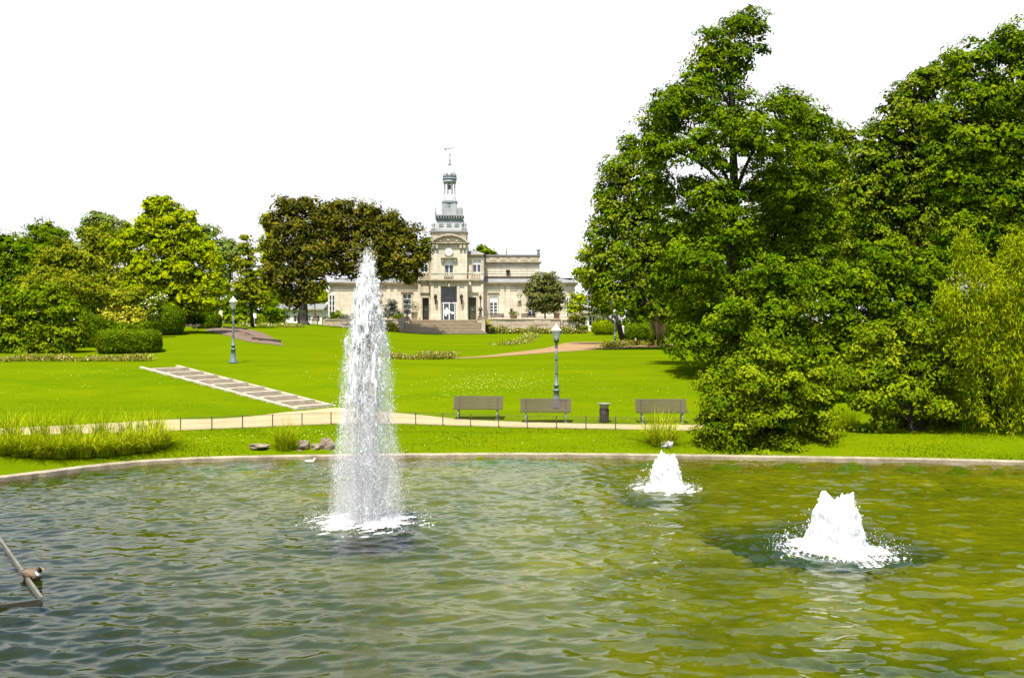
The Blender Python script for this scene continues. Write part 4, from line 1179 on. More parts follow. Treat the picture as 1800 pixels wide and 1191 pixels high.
for sg in (-1, 1):
    q = MB(); q.box(sg*(hw+0.05), sg*(hw+0.55), 0.9, 3.3, -0.5, ZT-zb0+0.25); q.box(sg*(hw+0.0), sg*(hw+0.6), 0.85, 3.35, ZT-zb0+0.252, ZT-zb0+0.37)
    q.build('stair_pier', M['stone_trim'], stp)
def terrace_wall(label, pts, ztop, mat, seed):
    """retaining wall of coursed stone blocks under a coping"""
    rng = np.random.default_rng(seed)
    base = pts[0]; root = empty('terrace_wall', (base[0], base[1], gz(*base)), label, 'wall'); o = np.array(root.location)
    cp = MB()
    for (a, c) in zip(pts, pts[1:]):
        a, c = np.array(a), np.array(c); L = np.linalg.norm(c-a); d = (c-a)/L; nn = np.array([d[1], -d[0]]); m = max(1, round(L/1.15))
        zg = min(gz(*a), gz(*c))-0.2; hgt = ztop-zg; courses = 3
        for r in range(courses):
            off = 0.5*(r % 2)
            ks = np.clip(np.r_[0, np.arange(m)+off, m], 0, m); ks = np.unique(ks)
            for k0, k1 in zip(ks, ks[1:]):
                p0, p1 = a+d*L*k0/m+d*0.022, a+d*L*k1/m-d*0.022; pr = rng.uniform(0.0, 0.09)
                q = MB(); cs = [p0+nn*(0.15+pr), p1+nn*(0.15+pr), p1-nn*0.2, p0-nn*0.2]
                z0, z1 = zg+hgt*r/courses+0.01, zg+hgt*(r+1)/courses-0.01
                i = q.verts([(p[0]-o[0], p[1]-o[1], z0-o[2]) for p in cs]+[(p[0]-o[0], p[1]-o[1], z1-o[2]) for p in cs])
                for f_ in ((0,3,2,1),(4,5,6,7),(0,1,5,4),(1,2,6,5),(2,3,7,6),(3,0,4,7)): q.face([i+j for j in f_])
                q.build('stone_block', M[mat], root)
        cs = [a-d*0.05+nn*0.27, c+d*0.05+nn*0.27, c+d*0.05-nn*0.3, a-d*0.05-nn*0.3]
        i = cp.verts([(p[0]-o[0], p[1]-o[1], ztop-o[2]) for p in cs]+[(p[0]-o[0], p[1]-o[1], ztop+0.14-o[2]) for p in cs])
        for f_ in ((0,3,2,1),(4,5,6,7),(0,1,5,4),(1,2,6,5),(2,3,7,6),(3,0,4,7)): cp.face([i+j for j in f_])
        # dark joints behind the blocks
        cs = [a+nn*0.14, c+nn*0.14, c-nn*0.18, a-nn*0.18]
        i = cp.verts([(p[0]-o[0], p[1]-o[1], zg-o[2]) for p in cs]+[(p[0]-o[0], p[1]-o[1], ztop-0.005-o[2]) for p in cs])
        for f_ in ((0,1,5,4),(1,2,6,5),(2,3,7,6),(3,0,4,7)): cp.face([i+j for j in f_], 1)
    cp.build('coping', [M['stone_trim'], M['steps']], root)
    return root
def wp(px, d): return ((px-900)/FPX*d, d)
terrace_wall('low stone terrace wall right of the broad stair behind the flower bed', [wp(858,124.5), wp(985,124.5)], ZT+0.02, 'steps', 2)
tw = terrace_wall('low pale stone wall with end pillars curving off at the terrace corner', [wp(990,124.4), wp(1006,124.6), wp(1020,126), wp(1026,129)], ZT-0.1, 'stone_trim', 3)
terrace_wall('low stone terrace wall left of the broad stair behind the tall fountain', [wp(572,124.5), wp(706,124.5)], ZT-0.05, 'steps', 4)
for px, d in ((1006, 124.3), (1026.5, 128.6)):
    x, y = wp(px, d); q = MB(); z0 = gz(x, y)-0.2; q.box(x-0.4-tw.location.x, x+0.4-tw.location.x, y-0.4-tw.location.y, y+0.4-tw.location.y, z0-tw.location.z, ZT+0.35-tw.location.z)
    q.box(x-0.5-tw.location.x, x+0.5-tw.location.x, y-0.5-tw.location.y, y+0.5-tw.location.y, ZT+0.352-tw.location.z, ZT+0.5-tw.location.z); q.build('pillar', M['stone_trim'], tw)

# --- the two low white houses behind
def low_house(label, pxa, pxb, d, pyt, pye, wins, seed):
    """gabled low house seen from its long side"""
    x0, x1 = (pxa-900)/FPX*d, (pxb-900)/FPX*d; zt, ze = CZ-(pyt-HY)/FPX*d, CZ-(pye-HY)/FPX*d
    zb = min(gz(x0, d), ze-2.6)-0.1
    root = empty('house', (x0, d, zb), label, 'house'); L = x1-x0
    b = MB(); ops = [((a-900)/FPX*d-x0, (c-900)/FPX*d-x0, CZ-(f_-HY)/FPX*d-zb, CZ-(e-HY)/FPX*d-zb) for a, c, e, f_ in wins]
    wall_open(b, 0, L, 0, ze-zb, 0, ops, 0.25); sides(b, 0, L, 0, 6, 0, ze-zb); b.build('wall', M['render_white'], root)
    r = MB(); i = r.verts([(-0.3,-0.35,ze-zb+0.01),(L+0.3,-0.35,ze-zb+0.01),(L+0.3,3,zt-zb),(-0.3,3,zt-zb),(L+0.3,6.3,ze-zb+0.01),(-0.3,6.3,ze-zb+0.01)])
    for f_ in ((0,1,2,3),(3,2,4,5),(0,3,5),(1,4,2),(0,5,4,1)): r.face([i+j for j in f_])
    r.build('roof', M['lead'], root)
    g = MB(); g.box(-0.3, L+0.3, -0.45, -0.352, ze-zb-0.12, ze-zb+0.06); g.build('gutter', M['stone_trim'], root)
    global bld
    keep_, bld = bld, root
    for o_ in ops: window(*o_, 0, rows=2)
    bld = keep_
low_house('long low white outbuilding with a grey roof left of the mansion behind the dark tree', 466, 566, 139, 533, 543, [(516,526,554,566),(539,546,554,566),(551,562,554,566)], 1)
low_house('small white house half hidden by trees right of the mansion', 1026, 1066, 141, 540, 549, [(1035,1047,555,573)], 2)

# ------------------------------------------------------------------ street furniture
def lamp_post():
    """height about 3.3 m: base > pole, rings, neck, opal glass, cap"""
    root = empty('lamp_post', (0, 0, 0))
    b = MB(); b.lathe([(0.235,0),(0.235,0.06),(0.20,0.10),(0.205,0.14),(0.165,0.20),(0.125,0.42),(0.105,0.64),(0.14,0.66),(0.14,0.71),(0.095,0.74)], 12); b.build('base', M['lamp_paint'], root)
    b = MB(); b.lathe([(0.085,0.741),(0.085,0.84),(0.115,0.86),(0.115,0.89),(0.07,0.93),(0.055,1.3),(0.048,2.0),(0.043,2.44)], 12); b.build('pole', M['lamp_paint'], root)
    for z in (0.685, 0.875, 1.35, 1.9, 2.40):
        r = 0.155 if z < 0.7 else 0.125 if z < 0.9 else 0.066; q = MB(); q.lathe([(r*0.8,z-0.025),(r,z-0.012),(r,z+0.012),(r*0.8,z+0.025)], 12); q.build('ring', M['lamp_dark'], root)
    b = MB(); b.lathe([(0.05,2.441),(0.06,2.48),(0.045,2.52),(0.09,2.60),(0.115,2.66),(0.12,2.70)], 12); b.build('neck', M['lamp_dark'], root)
    b = MB(); b.lathe([(0.105,2.701),(0.12,2.74),(0.165,2.95),(0.185,3.02)], 8); b.build('lantern_glass', M['opal'], root)
    b = MB(); b.lathe([(0.19,3.021),(0.215,3.03),(0.215,3.06),(0.17,3.09),(0.13,3.16),(0.09,3.20),(0.05,3.23),(0.035,3.27),(0.01,3.33)], 12); b.build('cap', M['lamp_cap'], root)
    return root
lp = lamp_post()
spots = [((410, 638), 118, 'lamp post with a flared pedestal alone on the left lawn'),
         ((978, 716), 148, 'lamp post behind the middle bench by the gravel path'),
         ((1081, 608), 66, 'distant lamp post beside the leaning trunk near the upper path')]
for i, ((px, py), hpx, lab) in enumerate(spots):
    o = lp if i == 0 else copy_tree(lp)
    g = G(px, py); s_ = (hpx/FPX*g[1])/3.33
    o.location = g; o.scale = (s_,)*3
    tag(o, lab, 'lamp post', 'grey green lamp posts in the park')

def bench():
    root = empty('park_bench', (0, 0, 0)); W = 0.95
    ns = 5
    slat_me = MB().box(-W, W, -0.026, 0.026, -0.016, 0.016).mesh('slat', M['bench_wood'])
    for k in range(5):
        o = link_mesh('slat', slat_me, root, (0, -0.30+0.078*k, 0.42-0.012*k)); o.rotation_euler = (R(-6), 0, 0)
    for k in range(6):
        t = k/5
        o = link_mesh('slat', slat_me, root, (0, 0.07+0.16*t, 0.455+0.37*t)); o.rotation_euler = (R(66), 0, 0)
    for sx in (-0.74, 0.74):
        b = MB()
        for pts, r in (([(sx,-0.27,0.0),(sx,-0.25,0.2),(sx,-0.26,0.40)], 0.028), ([(sx,0.22,0.0),(sx,0.12,0.2),(sx,0.03,0.40)], 0.028)):
            b.tube(pts, r, 8)
        b.box(sx-0.05, sx+0.05, -0.33, -0.21, 0, 0.02); b.box(sx-0.05, sx+0.05, 0.16, 0.28, 0, 0.02)
        b.build('leg', M['bench_iron'], root)
        b = MB(); b.tube([(sx,-0.31,0.385),(sx,-0.05,0.365),(sx,0.05,0.375),(sx,0.11,0.45),(sx,0.265,0.85)], 0.02, 6); b.build('seat_bracket', M['bench_iron'], root)
    return root
bn = bench()
benches = [((840, 738), 3.5, 'slatted wooden bench set at an angle, the one farthest from the litter bin'),
           ((960, 743.5), 1.5, 'slatted wooden bench in front of the lamp post, between the other two'),
           ((1165, 744.5), 0, 'slatted wooden bench next to the big round bush by the water')]
for i, ((px, py), rz, lab) in enumerate(benches):
    o = bn if i == 0 else copy_tree(bn)
    g = G(px, py); o.location = g+np.array([0, 0.30, 0.012]); o.rotation_euler = (0, 0, R(-rz))
    tag(o, lab, 'bench', 'wooden benches along the gravel path')
far_bench = [((333, 581), -8, 1.9, 'dark bench standing in the shade by the clipped dome shrub'),]
for (px, py), rz, w_, lab in far_bench:
    o = copy_tree(bn); g = G(px, py); o.location = g; o.rotation_euler = (0, 0, R(rz)); tag(o, lab, 'bench')
for px, lab, rz in ((874, 'terrace bench near the broad stair under the shuttered window', 6), (929, 'terrace bench between the square planter and the clipped round tree', 0)):
    o = copy_tree(bn); x, y = wp(px, 126.6); o.location = (x, y, ZT); o.rotation_euler = (0, 0, R(rz)); tag(o, lab, 'bench', 'benches on the terrace')

g = G(1062, 742)
lb = empty('litter_bin', g, 'dark slatted litter bin with a flared bag holder between two benches', 'litter bin')
b = MB(); b.lathe([(0.15,0.02),(0.155,0.0),(0.155,0.50),(0.14,0.50)], 16); b.build('body', M['bin_dark'], lb)
sl = MB().box(-0.022, 0.022, -0.008, 0.008, 0.03, 0.50).mesh('slat', M['bin_dark'])
for k in range(16):
    a = 2*math.pi*k/16; o = link_mesh('slat', sl, lb, (0.168*math.cos(a), 0.168*math.sin(a), 0)); o.rotation_euler = (0, 0, a+math.pi/2)
b = MB(); b.lathe([(0.16,0.502),(0.165,0.60),(0.20,0.67),(0.27,0.70),(0.275,0.712),(0.19,0.69),(0.14,0.62),(0.13,0.51)], 16); b.build('bag_holder', M['bin_rim'], lb)

# low wire fence along the path
front = np.array([G(px, py)[:2] for px, py in PATH_FRONT])
fl = catmull(front, 40, False); cc = np.r_[0, np.cumsum(np.linalg.norm(np.diff(fl, axis=0), axis=1))]
ia = np.argmin(np.abs((fl[:, 0]/fl[:, 1])-(262-900)/FPX)); ib = np.argmin(np.abs((fl[:, 0]/fl[:, 1])-(1420-900)/FPX))
Ls = np.arange(cc[ia], cc[ib], 1.04)
fx, fy = np.interp(Ls, cc, fl[:, 0]), np.interp(Ls, cc, fl[:, 1])-0.06
fz = ground(fx, fy)
fn = empty('wire_fence', (fx[0], fy[0], fz[0]), 'low rusty wire mesh fence on thin posts along the near edge of the gravel path', 'fence')
fo = np.array(fn.location)
pm = MB().box(-0.016, 0.016, -0.016, 0.016, -0.1, 0.46).mesh('post', M['iron'])
for x, y, z in zip(fx, fy, fz):
    link_mesh('post', pm, fn, np.array([x, y, z])-fo)
for h_, r_ in ((0.44, 0.0055), (0.24, 0.003), (0.05, 0.004)):
    b = MB(); b.tube([(x-fo[0], y-fo[1], z-fo[2]+h_) for x, y, z in zip(fx, fy, fz)], r_, 4); b.build('wire', M['iron'], fn)
V, F = [], []
for i in range(len(fx)-1):
    a, c = np.array([fx[i], fy[i], fz[i]])-fo, np.array([fx[i+1], fy[i+1], fz[i+1]])-fo; n = 16; d = (c-a)
    for k in range(-7, n):
        for sg in (1, -1):
            t0, t1 = k/n, (k+7)/n; z0, z1 = (0.05, 0.44) if sg > 0 else (0.44, 0.05)
            e0, e1 = max(t0, 0), min(t1, 1)
            if e1 <= e0: continue
            zz = lambda t: z0+(z1-z0)*(t-t0)/(t1-t0)
            p, q = a+d*e0+np.array([0,0,zz(e0)]), a+d*e1+np.array([0,0,zz(e1)]); w_ = np.array([0, 0, 0.0018]); j = len(V)
            V += [p-w_, q-w_, q+w_, p+w_]; F.append((j, j+1, j+2, j+3))
me = np_mesh('wire_mesh', np.array(V), np.array(F), M['iron']); tag(link_mesh('wire_mesh', me, fn), kind='stuff')

# small signs and stakes
def sign(px, py, wpx, hpx, postpx, mat, label, dots=False):
    g = G(px, py); k = g[1]/FPX; root = empty('sign', g, label, 'sign')
    z1 = postpx*k; b = MB(); b.box(-0.03, 0.03, -0.02, 0.02, -0.1, z1); b.build('post', M['stone_trim'], root)
    w_, h_ = wpx*k, hpx*k; b = MB(); b.box(-w_/2, w_/2, -0.06, -0.022, z1-h_, z1+0.03); b.build('panel', M[mat], root)
    if dots:
        for r in range(4):
            for c in range(2):
                q = MB(); x_ = -w_*0.3+w_*0.6*c+(0.04 if r % 2 else -0.03); z_ = z1-h_*0.15-h_*0.22*r; q.box(x_-w_*0.13, x_+w_*0.13, -0.068, -0.0605, z_-h_*0.05, z_+h_*0.05); q.build('mark', M['sign_red'], root)
sign(388, 573, 6.5, 13, 27, 'sign_cream', 'narrow cream panel with reddish marks on a post by the box hedge', True)
sign(447.5, 572, 6.5, 8, 21, 'paper', 'small plain white sign on a thin post under the slim olive tree')
for px, py, h_, lab, r_, mt in ((1095, 606, 34, 'pale wooden stake beside the leaning tree trunk', 0.10, 'lamp_cap'), (1117, 603, 9, 'short grey stake on the upper lawn near the flower bed', 0.08, 'stone_trim')):
    g = G(px, py); k = g[1]/FPX; q = MB(); q.box(-r_, r_, -r_, r_, -0.1, h_*k*0.96); q.frustum(0, 0, h_*k*0.96+0.002, h_*k, 2*r_, 2*r_, r_, r_); tag(q.build('stake', M[mt], None, tuple(g)), lab, 'stake')
g = G(281, 574)                                                         # thin barrier in front of the dome shrub
q = MB()
for k in range(5): q.box(-2.6+1.3*k-0.03, -2.6+1.3*k+0.03, -0.03, 0.03, -0.1, 0.55)
q.box(-2.6, 2.6, -0.02, 0.02, 0.46, 0.52); q.box(-2.6, 2.6, -0.02, 0.02, 0.2, 0.25)

# terrace lamps, planters and pots
def standard_lamp(px, d, hpx, label, zb, twin=True):
    x, y = wp(px, d); k = d/FPX; H = hpx*k; root = empty('terrace_lamp', (x, y, zb), label, 'lamp post', 'ornate lamps on the terrace edge')
    b = MB(); b.box(-0.38, 0.38, -0.38, 0.38, -0.6, 0.55); b.box(-0.45, 0.45, -0.45, 0.45, 0.552, 0.66); b.build('pedestal', M['stone_trim'], root)
    b = MB(); b.lathe([(0.30,0.661),(0.32,0.8),(0.16,1.0),(0.22,1.25),(0.10,1.45),(0.07,1.8),(0.06,H*0.72),(0.10,H*0.74),(0.05,H*0.78)], 10); b.build('pole', M['iron'], root)
    b = MB(); b.lathe([(0.08,H*0.78+0.001),(0.17,H*0.88),(0.19,H*0.90),(0.10,H*0.95),(0.02,H)], 8); b.build('lantern', M['iron'], root)
    if twin:
        b = MB(); b.lathe([(0.25,1.5),(0.30,1.65),(0.22,1.9),(0.10,2.1)], 10); b.build('ornament', M['iron'], root)
standard_lamp(715.5, 124.3, 44, 'tall dark ornate lamp on a stone pedestal left of the broad stair', ZT-0.5)
standard_lamp(844.5, 124.3, 50, 'slim ornate lamp on a stone pedestal right of the broad stair', ZT-0.4)
standard_lamp(553.5, 131, 44, 'dark lamp on a pedestal in front of the white outbuilding', gz(*wp(553.5, 131))+0.1, False)
def pot(px, d, zb, w_, h_, label, mat='terracotta', leafm='lf_bed', lh=0.5, seed=1, name='planter', petals=None):
    x, y = wp(px, d); root = empty(name, (x, y, zb), label, 'planter')
    b = MB(); b.lathe([(w_*0.36,0),(w_*0.42,h_*0.1),(w_*0.5,h_*0.85),(w_*0.56,h_*0.88),(w_*0.56,h_),(w_*0.45,h_),(w_*0.43,h_*0.9),(0,h_*0.9)], 12); b.build('pot', M[mat], root)
    rng = np.random.default_rng(seed); n = 260; p = unit(rng.standard_normal((n, 3)))*rng.random((n, 1))**0.4*np.array([w_*0.75, w_*0.75, lh*0.6])+np.array([0, 0, h_+lh*0.35])
    V, F = leaf_quads(rng, p, rng.standard_normal((n, 3))+np.array([0, 0, 0.8]), 0.16*rng.uniform(0.6, 1.3, n)); link_mesh('plant', np_mesh('plant', V, F, M[leafm], tint=np.repeat(rng.random(n), 4)), root)
pot(857, 123.6, gz(*wp(857, 123.6)), 0.9, 1.15, 'tall dark urn with a spreading plant at the foot of the right stair pier', 'iron', 'lf_gold', 0.9, 1)
pot(865, 122.4, gz(*wp(865, 122.4)), 0.6, 0.7, 'small dark pot on the lawn below the terrace bed', 'iron', 'lf_olive', 0.3, 2)
pot(903, 126.3, ZT, 1.0, 0.65, 'low planter of trimmed green leaves between the terrace benches', 'terracotta', 'lf_hedge', 0.5, 3)
pot(978.5, 125.6, ZT, 0.8, 0.9, 'terracotta urn of reddish leaves behind the nearer lamp head', 'terracotta', 'lf_oak', 1.1, 4)
pot(728.5, 125.8, ZT, 0.9, 1.1, 'dark potted shrub on a pale block beside the left doorway', 'stone_trim', 'lf_oak', 1.5, 5)

# rocks
def rock(label, px, py, size, seed, mat='rock', flat=0.6, lift=0.0):
    rng = np.random.default_rng(seed); g = G(px, py); b = MB(); nu, nv = 14, 8; rows = []
    ph_ = rng.uniform(0, 6, 6)
    for j in range(nv+1):
        a = -math.pi/2+math.pi*j/nv; row = []
        for i in range(nu):
            t = 2*math.pi*i/nu; d = np.array([math.cos(a)*math.cos(t), math.cos(a)*math.sin(t), math.sin(a)])
            r = 1+0.18*math.sin(3*d[0]+ph_[0])*math.sin(4*d[2]+ph_[1])+0.14*math.sin(6*d[1]+ph_[2]+d[0]*3)+0.05*rng.standard_normal()
            row.append(d*r*np.array(size)/2*np.array([1, 1, 1]))
        if j in (0, nv): row = [row[0]]*nu
        rows.append(b.verts(row))
    for p, q in zip(rows, rows[1:]):
        for i in range(nu): b.face((p+i, p+(i+1) % nu, q+(i+1) % nu, q+i), 0, False)
    o = b.build('rock', M[mat], None, tuple(g+np.array([0, 0, size[2]*0.28+lift]))); o.rotation_euler = (0, 0, rng.uniform(0, 0.6))
    return tag(o, label, 'rock')
rock('flat brown rock overhanging the kerb left of the small grass tuft', 456, 789, (0.62,0.45,0.16), 3, lift=0.05)
rock('upright grey brown rock on the kerb right beside the small grass tuft', 534, 788, (0.42,0.35,0.36), 5)
rock('small low rock between two bigger ones left of the tall fountain', 555, 789, (0.28,0.26,0.24), 7)
rock('knobbly tall rock nearest the tall fountain on the far kerb', 575, 788, (0.44,0.36,0.42), 9)
rock('little dark stone lying on the sandy kerb below the rocks', 527, 794, (0.13,0.1,0.09), 11)
rock('smooth pale rounded rock in front of the grass clump by the bush', 1173, 785, (0.42,0.34,0.26), 13, 'pale_rock')

# ornamental grasses
big = [(8,796),(40,800),(75,802),(110,803),(146,802),(182,800),(218,796),(250,792),(278,785),(20,770),(70,772),(125,772),(180,772),(230,770),(265,768)]
for i, (px, py) in enumerate(big):
    g = G(px, py)
    back = i >= 9
    grass_clump('arching green ornamental grass in the big stand at the pond edge, front row' if not back else 'taller feathery grass clump in the back row of the big pond edge stand', g, 330 if not back else 170, (0.80+0.3*((i*0.618) % 1)) if not back else 1.15, 0.32, 100+i,
                'clumps of the big ornamental grass stand, '+('back' if back else 'front'), 0.026 if not back else 0.02, 1.15 if not back else 0.8)
grass_clump('small dark rooted grass tuft among the rocks on the far kerb', G(501, 789), 260, 1.05, 0.28, 140, width=0.022)
grass_clump('rounded arching grass clump behind the pale rock near the right bench', G(1163, 781), 340, 1.25, 0.34, 141, width=0.024, lean=1.0)
grass_clump('grass clump growing at the water between bush and laurel', G(1485, 757), 260, 0.9, 0.35, 142, width=0.015)

# flower beds
flower_strip('long low flower bed along the crest in front of the left shrubs', [(-60,635),(0,635),(60,634),(130,634),(200,634),(262,634)], 0.9, 1, 5200, 0.30, 'fl_pink', 0.22, leaf=0.085)
flower_strip('short flower bed of pinkish blooms in the middle of the lawn', [(682,630),(720,631),(760,631),(797,630)], 0.8, 2, 2600, 0.40, 'fl_pink', 0.3, leaf=0.09)
flower_strip('curved pale flower bed on the lawn below the terrace', [(876,607),(895,606),(915,603),(930,597),(936,591),(925,588)], 1.6, 3, 2600, 0.35, 'fl_white', 0.12, leaf=0.14)
flower_strip('flower bed around the foot of the leaning tree', [(1062,611),(1085,609),(1110,607),(1135,606.5),(1156,607)], 1.4, 4, 2600, 0.45, 'fl_pink', 0.15, leaf=0.12)
flower_strip('planted border along the foot of the right terrace wall', [wp(864,123.4),wp(890,123.6),wp(930,123.7),wp(970,123.7),wp(1000,123.6),wp(1026,124.6)], 1.3, 5, 4200, 0.85, 'fl_white', 0.10, leaf=0.18, world=True)
flower_strip('yellowish green planting left of the broad stair', [wp(672,123.4),wp(690,123.4),wp(706,123.4)], 1.2, 6, 1300, 1.0, 'fl_white', 0.04, 'lf_gold', leaf=0.18, world=True)
flower_strip('thin pale flower border in front of the shrubs behind the soil bed', [(420,573.5),(450,573.5),(490,574.5),(530,575)], 0.9, 7, 1500, 0.35, 'fl_white', 0.25, leaf=0.13)

# turf blades and daisies (nobody could count them)
def turf():
    rng = np.random.default_rng(21); n = 70000
    Y = 29+16*rng.random(n)**2.2; X = (rng.random(n)-0.5)*1.12*Y
    path = np.concatenate([PATH_XY[:, 0], PATH_XY[::-1, -1]])
    yf = np.interp(X, PATH_XY[:, 0, 0], PATH_XY[:, 0, 1]); yb = np.interp(X, PATH_XY[:, -1, 0], PATH_XY[:, -1, 1])
    ok = ~((Y > yf-0.03) & (Y < yb+0.03)) & (pond_sd(X, Y) > 0.29) & ~in_stair(X, Y, 0.05)
    X, Y = X[ok], Y[ok]; n = len(X); Z = ground(X, Y)
    h = rng.uniform(0.02, 0.06, n)*(1+0.5*np.sin(X*1.1)*np.sin(Y*1.7))*np.interp(Y, [34, 45], [1, 0.4]); a = rng.uniform(0, 6.28, n); w_ = 0.018
    B = np.stack([X, Y, Z-0.01], 1); S = np.stack([np.cos(a), np.sin(a), 0*a], 1)*w_; D = np.stack([rng.normal(0, 0.35, n)*h, rng.normal(0, 0.35, n)*h, h], 1)
    V = np.stack([B-S, B+S, B+D], 1).reshape(-1, 3); F = np.arange(3*n).reshape(-1, 3)
    me = np_mesh('turf_grass', V, F, M['lf_turf'], tint=np.repeat(np.clip(0.5+0.25*np.sin(X*0.7+2*np.sin(Y*0.5))+0.35*(rng.random(n)-0.5), 0, 1), 3))
    tag(link_mesh('turf_grass', me), 'short blades of bright green turf near the path', kind='stuff')
turf()
def daisies():
    rng = np.random.default_rng(22); C = []
    for px, py, sx, sy, n in ((850,672,42,9,420),(920,676,40,7,160),(820,690,40,8,120),(1010,655,60,10,60),(700,690,60,10,40),(60,690,90,22,60),(180,655,60,6,70),(350,660,60,12,40),(560,672,40,12,60),(1120,690,60,14,40),(480,690,60,14,50),(1040,775,60,10,30),(780,775,60,10,30),(380,775,60,8,40),(560,765,40,6,70),(150,662,120,10,50)):
        for x, y in rng.normal(0, 1, (n, 2))*np.array([sx, sy])+np.array([px, py]):
            g = G(x, y)
            if abs(g[1]-37) < 2.0 and g[1] > 34: continue
            if in_stair(np.array([g[0]]), np.array([g[1]]), 0.1)[0] or pond_sd(g[0], g[1])[0] < 0.4: continue
            C.append(g)
    C = np.array(C); n = len(C); C[:, 2] += 0.06
    V, F = leaf_quads(rng, C, rng.standard_normal((n, 3))*0.3+np.array([0, -0.3, 1]), rng.uniform(0.016, 0.036, n), 1.0)
    tag(link_mesh('daisies', np_mesh('daisies', V, F, M['fl_daisy'], tint=np.repeat(rng.random(n), 4))), 'scattered white and yellow daisies dotting the lawn', kind='stuff')
daisies()

# ------------------------------------------------------------------ floating timber frame and the birds
def beam(p, q, w_, h_, mat, root, name='beam'):
    p, q = np.array(p, float), np.array(q, float); o = np.array(root.location); d = (q-p)/np.linalg.norm(q-p); n_ = np.array([-d[1], d[0], 0]); n_ /= np.linalg.norm(n_)
    b = MB(); i = b.verts([p-n_*w_/2-o, q-n_*w_/2-o, q+n_*w_/2-o, p+n_*w_/2-o]+[v+np.array([0, 0, h_])-o for v in (p-n_*w_/2, q-n_*w_/2, q+n_*w_/2, p+n_*w_/2)])
    for f_ in ((0,3,2,1),(4,5,6,7),(0,1,5,4),(1,2,6,5),(2,3,7,6),(3,0,4,7)): b.face([i+j for j in f_])
    return b.build(name, mat, root)
def W(px, py, z=0.0):
    d = (CZ-z)*FPX/(py-HY); return np.array([(px-900)/FPX*d, d, z])
c0 = W(71, 1057)
ff = empty('floating_frame', c0, 'corner of a weathered floating timber frame at the edge of the water', 'floating frame')
e = W(-40, 893); beam(c0+np.array([0, 0.04, -0.03]), e+np.array([0, 0, -0.03]), 0.045, 0.09, M['timber_grey'], ff)
e2 = W(-60, 1078); beam(c0+np.array([0.03, -0.05, -0.04]), e2+np.array([0, 0, -0.04]), 0.04, 0.10, M['timber_dark'], ff)

